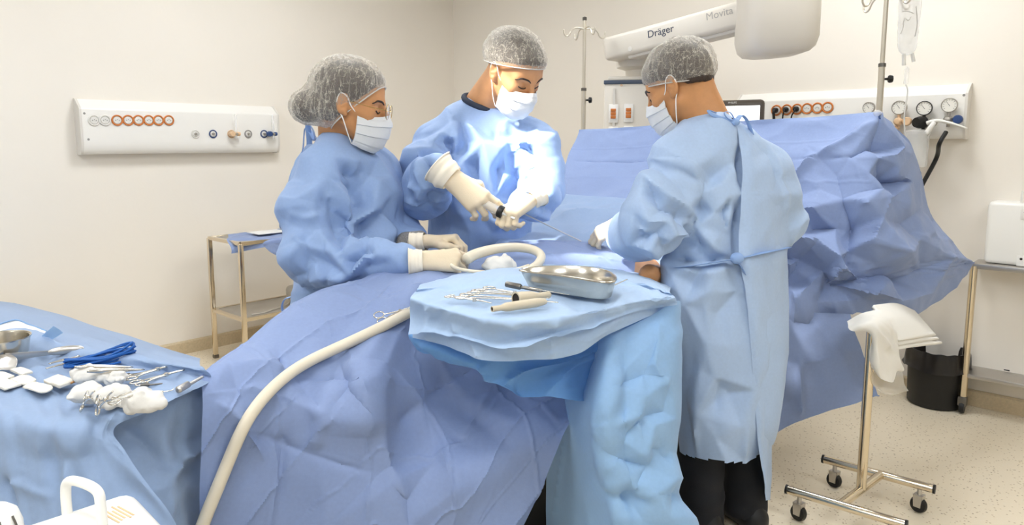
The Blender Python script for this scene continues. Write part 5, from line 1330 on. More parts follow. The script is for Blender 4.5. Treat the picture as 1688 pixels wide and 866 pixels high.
lump('gauze_roll', 'flat white gauze between the blue cord and the clamps, under the fine forceps', 'gauze', Te(182, 622, .010), (.034, .022, .013), 4)
lump('gauze_roll', 'leftmost white gauze lump at the front of the back table, under the left clamp', 'gauze', Te(145, 648, .016), (.030, .024, .019), 6)
lump('gauze_roll', 'middle white gauze lump at the front of the back table, under the right clamp', 'gauze', Te(187, 654, .016), (.030, .024, .019), 7)
lump('gauze_roll', 'rightmost white gauze lump with a ragged edge near the corner of the back table', 'gauze', Te(236, 664, .016), (.040, .026, .020), 8)
ringed('towel_clamp', 'left looped steel clamp standing on the gauze lumps', 'surgical clamp', Te(141, 664, .012), Te(158, 652, .052), wid=.010, ring=.0085, th=.0018, open_=.006, up=(.3, -.8, .5))
ringed('towel_clamp', 'right looped steel clamp standing on the gauze lumps', 'surgical clamp', Te(163, 670, .012), Te(190, 652, .052), wid=.010, ring=.0085, th=.0018, open_=.006, up=(.3, -.8, .5))
t = thing('wire_retractor', 'bent wire loop lying on the rightmost gauze lump', 'retractor', Te(200, 655, .03))
for pts in ([Te(184, 660, .034), Te(200, 652, .036), Te(222, 645, .038), Te(219, 652, .037), Te(200, 656, .034), Te(186, 655, .034)], [Te(178, 664, .032), Te(190, 662, .034), Te(200, 660, .034), Te(190, 668, .032), Te(180, 667, .032)]):
    obj('loop', MB().tube(catmull(pts + [pts[0]], 30), .0013, 7), M_steel, t, ang=180)
tweezers('forceps', 'fine steel forceps lying across the gauze over the blue cord', Te(122, 609, .034), Te(219, 608, .012))
tweezers('forceps', 'straight steel forceps just below the blue cord, tips to the right', Te(143, 616, .030), Te(238, 612, .006))
rod('dissector', 'short dark-tipped instrument on the back table right of the gauze bundles', Te(200, 622), Te(234, 617), .0026, .0012, M_dsteel)
ringed('hemostat', 'long steel forceps at the far right of the back table, tip bent toward the wall', 'surgical clamp', Te(206, 628), Te(291, 604), wid=.010, ring=.009)
ringed('hemostat', 'long steel forceps in front of its twin at the right of the back table', 'surgical clamp', Te(222, 637), Te(304, 613), wid=.010, ring=.009)
rod('scalpel', 'flat grey scalpel handle near the right end of the back table', Te(230, 639), Te(268, 635), .003, .0015, M_dsteel, 'scalpel')
rod('skin_hook', 'thin hooked wire by the rightmost gauze lump', Te(255, 650), Te(287, 645), .0018, .0009, M_steel, 'hook', hook=.008)
rod('scissor_blade', 'broad steel blade beside the patient sheet at the right end of the back table', Te(293, 649), Te(334, 626), .0055, .003, M_steel2, 'instrument')
def swab(label, poly, m, th=.006, seed=1, edge=False):
    c = np.mean([Te(*p) for p in poly], 0); t = thing('gauze_swab', label, 'gauze')if False else None
    pp = [Te(*p) for p in poly]; pts = np.array([pp[k] * (1 - t_) + pp[(k + 1) % 4] * t_ for k in range(4) for t_ in np.linspace(.04, .96, 10)]); c[2] = TABZ
    if 'oval' in label: pts = catmull(pp + [pp[0]], 41)[:-1]
    lv = [(.0, 0), (.98, 0), (1., th * .3), (1., th * .75), (.975, th), (.5, th * 1.02), (.0, th * 1.02)]
    v = np.concatenate([c + (pts - c) * s * np.array([1, 1, 0]) + np.array([0, 0, z]) for s, z in lv]); n = len(pts)
    v = v + .0012 * noise(v, 60, seed)[:, None] * np.array([0, 0, 1])
    f = [(i * n + k, i * n + (k + 1) % n, (i + 1) * n + (k + 1) % n, (i + 1) * n + k) for i in range(len(lv) - 1) for k in range(n)]
    o = obj('gauze_swab', (v, f), m, ang=60, origin=c)
    tag(o, label, 'gauze', 'flat swabs on the back table')
    if edge: obj('stained_edge', MB().tube(np.concatenate([pts[4:24]]) + np.array([0, 0, .003]), .0022, 8), M_swabo, o, ang=180)
    return o
swab('square white swab with an orange edge, right of the other flat swabs', [(71, 631), (96, 621), (126, 631), (98, 641)], M_swab, .006, 1, True)
swab('oval white swab at the front of the flat swabs', [(37, 640), (56, 632), (87, 640), (70, 649)], M_swab, .0035, 2)
swab('square white swab between the oval one and the left-hand pile', [(16, 628), (38, 621), (60, 628), (40, 636)], M_swab, .0045, 3)
swab('small folded swab farthest back of the flat swabs, below the retractor blade', [(16, 612), (34, 608), (55, 615), (36, 621)], M_swab, .0045, 4)
swab('white swab nearest the viewer at the left edge of the picture', [(-20, 632), (6, 626), (37, 636), (8, 645)], M_swab, .0045, 5)
swab('white swab at the left edge of the picture behind the nearest one', [(-22, 621), (2, 615), (25, 623), (2, 630)], M_swab, .0045, 6)
# ---- suction pump near the camera
pc = P(192, 812, 1.06); e1 = nrm((-.70, -.71, 0)); e2 = nrm((.80, -.60, 0)); pz = pc[2]
t = thing('suction_pump', 'white suction pump cabinet with a carrying handle at the lower left', 'suction pump', (*(pc + e1 * .15 + e2 * .15)[:2], 0))
cpm = pc + (e1 * .20 + e2 * .19); Rp = np.stack([e1, np.array([-e1[1], e1[0], 0]), [0, 0, 1]], 1)
obj('cabinet', MB().box((cpm[0], cpm[1], pz - .34), (.40, .38, .68), Rp, .025, 4), M_plastic, t, ang=50)
for a in (-.15, .15):
    for b in (-.14, .14):
        l = cpm + e1 * a + Rp[:, 1] * b; obj('castor', MB().lathe([(.01, -.012), (.04, -.012), (.042, 0), (.04, .012), (.01, .012)], (l[0], l[1], .043), e2, 20), M_rubber, t)
        obj('castor_stem', MB().cyl((l[0], l[1], .05), (l[0], l[1], pz - .66), .012), M_dsteel, t)
h1, h2 = PZ(111, 846, pz), PZ(169, 872, pz)
obj('handle', MB().tube(catmull([h1 - V3((0, 0, .02)), h1 + V3((0, 0, .030)), h1 + V3((.008, -.004, .052)) , (h1 + h2) / 2 + V3((0, 0, .060)), h2 + V3((-.006, .004, .056)), h2 + V3((0, 0, .034)), h2 - V3((0, 0, .02))], 48), .0072, 14), M_plastic, t, ang=180)
M_print = mat('print_orange', (228, 190, 146), .6)
for k in range(5):
    a = PZ(178 + k * 6 - (k % 2) * 4, 842 + (4 - k) * -1.5 + k * .5 , pz + .0006); d = nrm(PZ(218, 858, pz) - PZ(178, 836, pz)); n_ = np.array([-d[1], d[0], 0]); a = PZ(170, 842, pz + .0004) + n_ * (k * .0058 - .006) + d * .007 * (k % 3)
    obj('printed_line', MB().prism([(0, 0), (.056 - .010 * (k % 3), 0), (.056 - .010 * (k % 3), .0026), (0, .0026)], a, d, n_, (0, 0, 1), .0006), M_print, t)
jc = P(-12, 868, .96); t = thing('collection_jar', 'round white jar lid with dark clips at the lower left corner', 'jar', (jc[0], jc[1], 0))
obj('jar', MB().lathe([(.002, 0), (.036, 0), (.038, .01), (.038, jc[2] - .01)], (jc[0], jc[1], 0), (0, 0, 1), 32), M_clear, t)
obj('lid', MB().lathe([(.002, jc[2] + .028), (.022, jc[2] + .027), (.032, jc[2] + .018), (.037, jc[2]), (.037, jc[2] - .02), (.030, jc[2] - .02)], (jc[0], jc[1], 0), (0, 0, 1), 36), M_plastic, t)
for k in range(5):
    a = -2.4 + k * .55; obj('clip', MB().tube(catmull([V3((jc[0] + .0375 * math.cos(a), jc[1] + .0375 * math.sin(a), jc[2] - .012)), V3((jc[0] + .039 * math.cos(a + .08), jc[1] + .039 * math.sin(a + .08), jc[2] + .002)), V3((jc[0] + .033 * math.cos(a + .1), jc[1] + .033 * math.sin(a + .1), jc[2] + .018))], 8), .0016, 6), M_dsteel, t)
# ------------------------------------------------------------------ room equipment
M_panel = mat('panel_white', (240, 236, 228), .28)
M_panelg = mat('panel_grey', (222, 216, 206), .4)
M_orange = mat('socket_orange', (206, 120, 52), .45)
M_ringw = mat('socket_ring_white', (228, 224, 216), .4)
M_gaugef = mat('gauge_face', (236, 232, 222), .4)
M_gaugeb = mat('gauge_body', (178, 172, 162), .3, .7)
M_bluep = mat('knob_blue', (46, 72, 120), .4)
M_brassy = mat('knob_beige', (226, 190, 150), .45)
M_grn = mat('print_grey', (150, 146, 140), .6)
def onwall(px, py, p0, n, off=0.):
    d = ray(px, py); p0 = V3(p0) + V3(n) * off
    return CAMP + d * (((p0 - CAMP) @ n) / (d @ n))
def text(name, s, o, x, z, size, m, parent, ext=.0006):
    cu = bpy.data.curves.new(name, 'FONT'); cu.body = s; cu.size = size; cu.extrude = ext; cu.align_x = 'CENTER'; cu.align_y = 'CENTER'
    tmp = bpy.data.objects.new(name, cu); COL.objects.link(tmp); bpy.context.view_layer.update()
    me = bpy.data.meshes.new_from_object(tmp.evaluated_get(bpy.context.evaluated_depsgraph_get()))
    v = np.array([q.co[:] for q in me.vertices]); f = [tuple(p.vertices) for p in me.polygons]
    bpy.data.objects.remove(tmp); bpy.data.curves.remove(cu); bpy.data.meshes.remove(me)
    x = nrm(x); z = V3(z); z = nrm(z - x * (z @ x)); n = np.cross(x, z)   # x right, z up on the face, n toward the reader
    w = V3(o) + v[:, :1] * x + v[:, 1:2] * z + v[:, 2:] * n
    return obj(name, (w, f), m, parent, False)
def wallpanel(label, p0, n, along, pxl, pxr, ytop, ybot, front, prof):
    """prof: (out 0..1, height 0..1) outline of the section"""
    a = onwall(pxl, (ytop[0] + ybot[0]) / 2, p0, n, .0); b = onwall(pxr, (ytop[1] + ybot[1]) / 2, p0, n, .0)
    zt = onwall((pxl + pxr) / 2, sum(ytop) / 2, p0, n, .03)[2]; zb = onwall((pxl + pxr) / 2, sum(ybot) / 2, p0, n, .05)[2]
    t = thing('medical_wall_panel', label, 'wall panel', ((a + b) / 2 * np.array([1, 1, 0]) + np.array([0, 0, zb])))
    L = np.linalg.norm((b - a)[:2]); d = nrm((b - a) * np.array([1, 1, 0]))
    a = a * np.array([1, 1, 0]); poly = [(x * front, zb + y * (zt - zb)) for x, y in prof]
    obj('body', MB().prism(poly, a + d * .012, n, (0, 0, 1), d, L - .024), M_panel, t, ang=25)
    pl2 = [(x * front + (.003 if x > 0 else 0), zb - .003 + y * (zt - zb + .006)) for x, y in prof]
    for o in (0, L - .012): obj('end_cap', MB().prism(pl2, a + d * o, n, (0, 0, 1), d, .012), M_panelg, t, ang=25)
    return t, zt, zb
def roundprof(k=6):
    pr = [(0, 0), (.35, 0)]
    for i in range(k + 1):
        a = -PI / 2 + PI / 2 * i / k; pr.append((.62 + .38 * math.cos(a), .24 + .24 * math.sin(a)))
    pr += [(1, .80)]
    for i in range(1, 5):
        a = PI / 4 * i / 4 * 1.2; pr.append((.85 + .15 * math.cos(a), .80 + .05 * math.sin(a)))
    pr += [(.30, .985), (.22, 1), (0, 1)]
    return pr
def socket(t, c, n, r, ring, name='power_socket'):
    o = obj(name, MB().lathe([(r * .05, .0065), (r * .62, .006), (r * .70, .003), (r * .76, .001)], c, n, 28), M_ringw, t)
    obj('ring', MB().torus(V3(c) + V3(n) * .003, r * .88, r * .14, n, 32, 8), ring, o, ang=180)
    u = nrm(np.cross((0, 0, 1), n)); z = V3((0, 0, 1))
    for s in (-1, 0, 1): obj('pin_hole', MB().lathe([(r * .01, 0), (r * .09, 0), (r * .09, .001)], V3(c) + V3(n) * .0065 + u * s * r * .3 + z * (r * .12 if s == 0 else 0), n, 8), M_grn, o)
    return o
nl, nr_ = dr, -dl
FR = .085
lpnl, zt, zb = wallpanel('white medical rail with orange sockets and gas outlets on the left wall', C0, nl, dl, 124, 450, (167, 172), (256, 250), FR, roundprof())
for i, px in enumerate((155, 173, 193, 211, 228, 245, 261, 278)):
    socket(lpnl, onwall(px, 198.5, C0, nl, FR), nl, .031, M_ringw if i < 2 else M_orange)
for px, ring in ((322, M_ringw), (351, M_bluep), (381, M_brassy), (409, M_grn), (435, M_bluep)):
    c = onwall(px, 221, C0, nl, FR); g = socket(lpnl, c, nl, .026, ring, 'gas_outlet')
    obj('nozzle', MB().lathe([(.002, .02), (.006, .02), (.008, .012), (.009, 0)], c, nl, 14), M_gaugeb, g)
for px, py in ((139, 187), (146, 230)): obj('screw', MB().lathe([(.001, .0015), (.006, .001), (.0065, 0)], onwall(px, py, C0, nl, FR), nl, 12), M_grn, lpnl)
for (px, m1, lab, nm) in ((384, M_brassy, 'beige flow valve plugged into the left wall rail', 'flow_valve'), (445, M_bluep, 'dark blue flow valve plugged in at the right end of the left wall rail', 'flow_valve')):
    c = onwall(px, 221, C0, nl, FR); v_ = thing(nm, lab, 'valve', c)
    ux = dl
    obj('knob', MB().lathe([(.003, .05), (.016, .05), (.018, .04), (.018, .022), (.012, .018)], c - ux * .02, nl, 18), m1, v_)
    obj('stem', MB().lathe([(.002, .0), (.007, .0), (.007, .06), (.002, .06)], c, nl, 12), M_gaugeb, v_)
    obj('side_knob', MB().lathe([(.002, 0), (.012, 0), (.014, .012), (.012, .03), (.002, .032)], c + nl * .035, ux, 16), m1, v_)
    obj('flow_tube', MB().lathe([(.003, -.03), (.008, -.03), (.008, -.01), (.006, 0), (.007, .02), (.009, .03), (.009, .12), (.003, .125)], c + nl * .045, (0, 0, 1), 14), M_clear, v_)
rp, zt2, zb2 = wallpanel('white medical rail with orange sockets behind the screen drape on the right wall', C0, nr_, dr, 1222, 1600, (160, 134), (232, 227), FR, roundprof())
rsock = {}
for px in (1280, 1297, 1314, 1330.5, 1347.5, 1364.5):
    py = 182 - (px - 1280) * .055; c = onwall(px, py, C0, nr_, FR); rsock[px] = c; socket(rp, c, nr_, .031, M_orange)
obj('screw', MB().lathe([(.001, .0015), (.006, .001), (.0065, 0)], onwall(1589, 157, C0, nr_, FR), nr_, 12), M_grn, rp)
obj('printed_line', MB().box(onwall(1584, 200, C0, nr_, FR), (.03, .001, .004), np.stack([dr, nr_, [0, 0, 1]], 1)), M_grn, rp)
for k, (px, w_) in enumerate(((1280, 'left'), (1297, 'middle'), (1314, 'right'))):
    c = rsock[px]; pl = thing('power_plug', f'black power plug, {w_} of the three in the right wall sockets', 'plug', c, 'plugs in the right wall rail')
    obj('plug', MB().lathe([(.002, .006), (.014, .006), (.016, .012), (.014, .03), (.008, .036), (.002, .037)], c, nr_, 18), M_rubber, pl)
    obj('cable', MB().tube(catmull([c + nr_ * .032, c + nr_ * .042 - V3((0, 0, .015)), c + nr_ * .03 - V3((0, 0, .07)) - dr * .01 * k, c + nr_ * .025 - V3((0, 0, .30)), c + nr_ * .03 - V3((0, 0, .9))], 24), .0042 if k else .008, 8), M_rubber, pl)
def gauge(c, n, r, name, label, dark=False, knob=M_gaugeb, body=M_gaugeb, down=.07):
    t = thing(name, label, 'gauge', c); n = V3(n); gc = V3(c) + n * .035
    obj('dial_case', MB().lathe([(r * .3, -.012), (r * .95, -.010), (r, -.004), (r, .012), (r * .93, .014), (r * .9, .011)], gc, n, 32, False), M_rubber if dark else M_gaugeb, t, ang=50)
    f = obj('dial_face', MB().lathe([(.0005, .0095), (r * .9, .0095), (r * .9, .0085)], gc, n, 30), M_gaugef, t)
    u = nrm(np.cross((0, 0, 1), n)); 
    for k in range(11):
        a = math.radians(220 - k * 26); d = u * math.cos(a) + V3((0, 0, 1)) * math.sin(a); e = np.cross(n, d)
        obj('tick_mark', MB().prism([(r * .62, -.0006), (r * .82, -.0006), (r * .82, .0006), (r * .62, .0006)], gc + n * .0096, d, e, n, .0004), M_rubber, f)
    d = nrm(u * -.6 + V3((0, 0, .8))); obj('needle', MB().prism([(-r * .15, -.001), (r * .7, -.0004), (r * .7, .0004), (-r * .15, .001)], gc + n * .0104, d, np.cross(n, d), n, .0006), M_rubber, t)
    b = gc - V3((0, 0, r + down * .5))
    obj('stem', MB().cyl(gc - V3((0, 0, r)), b - V3((0, 0, down * .5)), .008, 12), body, t)
    obj('valve_body', MB().lathe([(.004, -.02), (.016, -.018), (.020, -.006), (.020, .02), (.012, .034), (.003, .036)], b, n, 20), body, t)
    obj('inlet', MB().cyl(V3(c) - V3((0, 0, r + down * .5)), b - n * .018, .011, 14), M_gaugeb, t)
    obj('knob', MB().lathe([(.002, .0), (.019, .0), (.022, .006), (.022, .02), (.018, .026), (.002, .027)], b + u * .042, n, 20), knob, t)
    return t, b
# u points left in the picture on this wall, so knob sits at -u for the right ones
g_, b_ = gauge(onwall(1436, 178, C0, nr_, FR), nr_, .030, 'pressure_gauge', 'grey pressure gauge partly hidden behind the right drip pole')
g_, b_ = gauge(onwall(1486, 178, C0, nr_, FR), nr_, .036, 'pressure_gauge', 'round pressure gauge above a row of beige knobs on the right wall', knob=M_brassy, body=M_brassy)
for k in range(3): obj('beige_knob', MB().lathe([(.002, -.012), (.013, -.012), (.016, 0), (.013, .012), (.002, .012)], b_ - V3((0, 0, .035 + .042 * k)) + dr * (-.012 - .006 * k), nr_, 16), M_brassy, g_)
g_, b_ = gauge(onwall(1527, 179, C0, nr_, FR), nr_, .036, 'pressure_gauge', 'pressure gauge with a black case and black valve on the right wall', True, M_gaugeb, M_rubber)
obj('black_cap', MB().lathe([(.002, .052), (.024, .05), (.03, .03), (.03, .0), (.02, -.005)], b_ + nr_ * .0, nrm(nr_ - dr * .6), 20), M_rubber, g_)
jb = b_ - V3((0, 0, .05)) - dr * .02 + nr_ * .03
j = thing('suction_jar', 'clear suction jar hanging under the black-cased gauge', 'jar', jb - V3((0, 0, .19)))
obj('jar', MB().lathe([(.002, -.175), (.052, -.175), (.056, -.168), (.058, -.02), (.060, 0), (.056, 0), (.054, -.02), (.052, -.165), (.002, -.168)], jb, (0, 0, 1), 30, False), M_clear, j)
obj('lid', MB().lathe([(.003, .015), (.05, .012), (.061, .004), (.061, -.008), (.003, -.008)], jb, (0, 0, 1), 30), M_clear, j)
g4, b4 = gauge(onwall(1568, 174, C0, nr_, FR), nr_, .036, 'pressure_gauge', 'rightmost pressure gauge on the right wall, with a blue ring and a black hose', False, M_bluep, M_gaugeb)
hp = [b4 + nr_ * .03 - V3((0, 0, .06)), b4 + nr_ * .06 - V3((0, 0, .12)) - dr * .02, P(1543, 262, 3.60), P(1515, 315, 3.55), P(1490, 370, 3.5), P(1480, 430, 3.5)]
tag(obj('gas_hose', MB().tube(catmull(hp, 40), .0105, 12), M_rubber, ang=180), 'black hose hanging from the rightmost wall gauge', 'hose')
hc = onwall(1556, 205, C0, nr_, FR + .07)
t = thing('catheter_holder', 'long white plastic holder lying under the wall gauges', 'holder', hc)
obj('arm', MB().tube(catmull([onwall(1528, 203, C0, nr_, FR + .07), onwall(1545, 199, C0, nr_, FR + .07), onwall(1570, 204, C0, nr_, FR + .06), onwall(1594, 212, C0, nr_, FR + .04)], 20), np.linspace(.017, .009, 20), 12, flat=.6), M_plastic, t, ang=180)
obj('handle', MB().tube(catmull([onwall(1540, 202, C0, nr_, FR + .08), onwall(1534, 210, C0, nr_, FR + .09), onwall(1527, 221, C0, nr_, FR + .09)], 10), np.linspace(.011, .013, 10), 12), M_plastic, t, ang=180)
# ---- drip poles
def drip_pole(label, base, ztop, zj, side, hooks_dir, feet=True):
    b = V3((base[0], base[1], 0)); t = thing('drip_pole', label, 'drip pole', b)
    obj('pole', MB().cyl(b + V3((0, 0, .08 if feet else .72)), b + V3((0, 0, zj)), .0125, 18), M_polem, t)
    obj('inner_pole', MB().cyl(b + V3((0, 0, zj)), b + V3((0, 0, ztop)), .009, 16), M_polem, t)
    obj('collar', MB().lathe([(.009, -.006), (.0145, -.006), (.0145, .008), (.009, .01)], b + V3((0, 0, zj)), (0, 0, 1), 20), M_dsteel, t)
    s = nrm(side); kc_ = b + V3((0, 0, zj - .055)) + s * .013
    obj('knob', MB().lathe([(.004, 0), (.006, .012), (.014, .014), (.016, .02), (.014, .03), (.003, .032)], kc_, s, 8), M_rubber, t, ang=20)
    obj('top_cap', MB().lathe([(.010, -.012), (.0115, -.01), (.0115, .004), (.003, .008)], b + V3((0, 0, ztop)), (0, 0, 1), 16), M_dsteel, t)
    for k in range(4):
        a = hooks_dir + k * PI / 2; d = V3((math.cos(a), math.sin(a), 0)); o = b + V3((0, 0, ztop - .055))
        obj('hook', MB().tube(catmull([o, o + d * .05 + V3((0, 0, .004)), o + d * .075 + V3((0, 0, -.012)), o + d * .088 + V3((0, 0, -.035)), o + d * .105 + V3((0, 0, -.042)), o + d * .118 + V3((0, 0, -.030)), o + d * .120 + V3((0, 0, -.008))], 28), .0036, 8), M_polem, t, ang=180)
    if not feet:
        obj('clamp_arm', MB().cyl(b + V3((.02, 0, .76)), V3((.80, 3.14, .76)), .012, 12), M_polem, t)
    for k in range(5 if feet else 0):
        a = k * 2 * PI / 5; d = V3((math.cos(a), math.sin(a), 0)); obj('base_leg', MB().tube(np.array([b + V3((0, 0, .10)), b + d * .15 + V3((0, 0, .085)), b + d * .27 + V3((0, 0, .07))]), .011, 10), M_polem, t)
        obj('castor', MB().lathe([(.006, -.010), (.025, -.010), (.028, 0), (.025, .010), (.006, .010)], b + d * .27 + V3((0, 0, .029)), np.cross(d, (0, 0, 1)), 16), M_rubber, t)
    return t
M_polem = mat('pole_metal', (212, 204, 188), .3, .85)
lpb = P(961.5, 210, 3.78); rpb = P(1449, 186, 2.93)
drip_pole('slim drip pole with four hooks standing at the far left end of the screen drape', lpb, P(961.5, 30, 3.78)[2], P(961, 148, 3.78)[2], (1, -.2, 0), .35)
drip_pole('nearer drip pole at the right end of the screen drape', rpb, P(1453, -28, 2.93)[2], P(1449, 108, 2.93)[2], (1, -.2, 0), .30, False)
cl = thing('drape_clip', 'clear clip fastening the screen drape to the right drip pole', 'clip', P(1447, 188, 2.89))
obj('jaw', MB().sphere(P(1447, 187, 2.885), (.018, .014, .014), 14, 10), M_clear, cl); obj('ring', MB().torus(P(1453, 195, 2.88), .014, .0035, (.5, -.7, .3)), M_bluep, cl)
# drip bag
M_bag = mat('bag_film', (246, 247, 246), .12, alpha=.34, spec=.7); M_fluid = mat('clear_line', (240, 238, 232), .3, alpha=.75)
bt, bb = P(1500, -32, 2.95), P(1497, 92, 2.95); t = thing('drip_bag', 'clear drip bag hanging from the right drip pole', 'drip bag', bb)
def bagf(p):
    q = p - (bt + bb) / 2; hh = (bt[2] - bb[2]) / 2; w = .046 * (1 + .12 * (q[:, 2] / hh)) * np.sqrt(np.clip(1 - (np.abs(q[:, 2]) / hh) ** 8, .02, 1))
    k = np.sqrt((q[:, 0] / w) ** 2 + (q[:, 1] / (w * .42)) ** 2) + 1e-9
    d = (k - 1) * np.hypot(q[:, 0], q[:, 1]) / k
    return smax(d + .002 * ridged(p, 30, 2), np.abs(q[:, 2]) - hh, .01)
bv, bq = surface(bagf, np.minimum(bt, bb) - .07, np.maximum(bt, bb) + .07, .006); obj('bag', (bv, bq), M_bag, t, ang=180)
for pts in ([(1488, 40), (1492, 30), (1497, 34), (1502, 28)], [(1486, 20), (1495, 18), (1506, 22)], [(1484, 56), (1488, 48), (1490, 40)], [(1510, 10), (1512, 40), (1508, 60)]):
    obj('crease', MB().tube(catmull([P(a, b, 2.927) for a, b in pts], 12), .0012, 6), M_grn, t, ang=180)
obj('port', MB().cyl(P(1490, 88, 2.95), P(1490, 108, 2.95), .0075, 12), M_fluid, t); obj('port', MB().cyl(P(1503, 84, 2.95), P(1506, 102, 2.95), .007, 12), M_fluid, t)
obj('drip_chamber', MB().lathe([(.003, 0), (.0095, .002), (.0095, .062), (.006, .07), (.003, .072)], P(1493, 139, 2.95), (0, 0, 1), 16), M_clear, t)
obj('line', MB().tube(catmull([P(1493, 139, 2.95), P(1496, 152, 2.95), P(1491, 190, 2.97), P(1492, 222, 2.98), P(1498, 250, 3.0), P(1500, 330, 3.02), P(1490, 420, 3.02)], 40), .0032, 8), M_fluid, t, ang=180)
# ---- ceiling supply arm
M_pend = mat('pendant_cream', (226, 218, 204), .35); M_dark = mat('trim_dark', (74, 84, 100), .4); M_txt = mat('print_navy', (60, 66, 84), .5); M_txtg = mat('print_pale', (178, 172, 164), .5)
hz_ = P(1281, 20, 3.35); t = thing('ceiling_supply_arm', 'cream ceiling supply arm with a rounded housing and a socket column', 'supply arm', (hz_[0], hz_[1], CEIL))
hv = []
for s, py in [(.02, 95), (.55, 94), (.80, 90), (.93, 82), (1.0, 66), (1.0, 20), (1.0, -60), (1.0, -150)]:
    c = P(1281, py, 3.35); hv.append((.172 * s, c[2]))
def hous(r, z, n=48):
    a = np.arange(n) * 2 * PI / n; p = 4.; k = (np.abs(np.cos(a)) ** p + np.abs(np.sin(a)) ** p) ** (-1 / p)
    return np.stack([hz_[0] + r * k * np.cos(a), hz_[1] + r * .85 * k * np.sin(a), np.full(n, z)], 1)
rv = [hous(r, z) for r, z in hv]; ff = [(i * 48 + k, i * 48 + (k + 1) % 48, (i + 1) * 48 + (k + 1) % 48, (i + 1) * 48 + k) for i in range(len(rv) - 1) for k in range(48)] + [tuple(range(48))[::-1]]
rv = np.concatenate(rv); tilt = np.maximum(0, 1 - (rv[:, 2] - rv[0, 2]) / .2); rv[:, 2] += tilt * .12 * (rv[:, 0] - hz_[0]) * .7
obj('housing', (rv, ff), M_pend, t, ang=50)
obj('ceiling_column', MB().cyl((hz_[0], hz_[1], hv[-1][1] - .01), (hz_[0], hz_[1], CEIL), .09, 28), M_pend, t)
aL, aR = P(1012, 82, 3.92), P(1250, 20, 3.42); ad = nrm(aR - aL); au = nrm(V3((0, 0, 1)) - ad * ad[2]); an_ = np.cross(ad, au)
AL = np.linalg.norm(aR - aL); Ra = np.stack([ad, -an_, au], 1)
obj('arm', MB().box((aL + aR) / 2, (AL + .05, .15, .125), Ra, .022, 3), M_pend, t, ang=40)
obj('arm_underside', MB().box((aL + aR) / 2 - au * .068 + ad * .05, (AL - .12, .10, .02), Ra, .006), M_panelg, t)
obj('end_mark', MB().box(aL - ad * .026 + an_ * .02 + au * .0, (.002, .03, .05), Ra), M_dark, t)
fc = aL + an_ * .0756
obj('brand_lettering', MB(), None, t) if False else None
text('lettering', 'Dräger', fc + ad * (AL * .405) + au * .012, ad, au, .052, M_txt, t)
text('lettering', 'Movita', fc + ad * (AL * .80) + au * .022, ad, au, .050, M_txtg, t)
obj('screw_cap', MB().lathe([(.002, .002), (.012, .0015), (.013, 0)], fc + ad * .14 - au * .035, an_, 16), M_panelg, t)
cp_ = P(1048, 108, 3.90)
# column with the sockets
cA = P(996, 134, 3.88); cB = P(1092, 124, 3.82); cdir = nrm((cB - cA) * np.array([1, 1, 0])); cn = np.array([cdir[1], -cdir[0], 0]); CW = .40
Rc = np.stack([cdir, -cn, [0, 0, 1]], 1); ztopc = P(996, 134, 3.88)[2]; cc_ = cA * np.array([1, 1, 0]) + cdir * CW / 2 - cn * .16
obj('column', MB().box((*cc_[:2], ztopc - .50), (CW, .32, 1.0), Rc, .012, 2), M_pend, t, ang=40)
nk_ = cc_ + cdir * .0; nz0, nz1 = ztopc + .02, P(1048, 100, 3.95)[2]
obj('joint_neck', MB().lathe([(.072, 0), (.072, nz1 - nz0 - .05), (.12, nz1 - nz0 - .035), (.13, nz1 - nz0 + .02)], (nk_[0] - .02, nk_[1], nz0), (0, 0, 1), 32), M_pend, t, ang=40)
obj('column_top', MB().box((*cc_[:2], ztopc + .012), (CW - .03, .28, .03), Rc, .012, 2), M_pend, t, ang=40)
obj('dark_trim', MB().box((*(cc_ + cn * .155)[:2], ztopc - .006), (CW + .004, .022, .022), Rc, .004), M_dark, t)
for sx in (.055, .345): obj('side_rail', MB().box((*(cA + cdir * sx + cn * .003)[:2], ztopc - .52), (.012, .010, .96), Rc), M_panelg, t)
def onface(px, py, o=.0): return onwall(px, py, cA, cn, o)
for px, py in ((1011, 187.5), (1036, 186.5)):
    c = onface(px, py, .004); pl = obj('socket_plate', MB().box(c, (.052, .010, .100), Rc, .004), M_panel, t)
    for k in (-1, 0, 1): s = obj('socket_insert', MB().box(c + cn * .006 + V3((0, 0, k * .0185)), (.028, .006, .017), Rc, .002), M_orange, pl); 
for px, py in ((1011, 218), (1036, 217)):
    c = onface(px, py, .004); pl = obj('socket_plate', MB().box(c, (.052, .010, .060), Rc, .004), M_panel, t)
c = onface(1024.5, 139.5, .002); obj('warning_triangle', MB().prism([(-.009, -.008), (.009, -.008), (0, .009)], c, cdir, (0, 0, 1), cn, .001), M_brassy, t)
# ---- monitor
M_bezel = mat('bezel_brown', (96, 86, 76), .4); M_screen = mat('screen_lit', (250, 250, 248), .3, emit=.9)
mA, mB = P(1172, 168, 3.62), P(1261, 164, 3.50); md = nrm((mB - mA) * np.array([1, 1, 0])); mn = np.array([md[1], -md[0], 0]); mw = np.linalg.norm((mB - mA)[:2])
Rm = np.stack([md, -mn, [0, 0, 1]], 1); mz = P(1216, 165, 3.56)[2]; mc = (mA + mB) / 2; t = thing('patient_monitor', 'lit patient monitor with a dark bezel behind the right man', 'monitor', (*mc[:2], .1))
obj('bezel', MB().box((*mc[:2], mz - .15), (mw, .05, .30), Rm, .02, 3), M_bezel, t, ang=40)
obj('screen', MB().box((*(mc + mn * .0235)[:2], mz - .158), (mw - .036, .006, .256), Rm, .002), M_screen, t)
text('lettering', 'PHILIPS', mc * np.array([1, 1, 0]) + mn * .0253 + V3((0, 0, mz - .014)) - md * .02, md, (0, 0, 1), .013, M_panel, t)
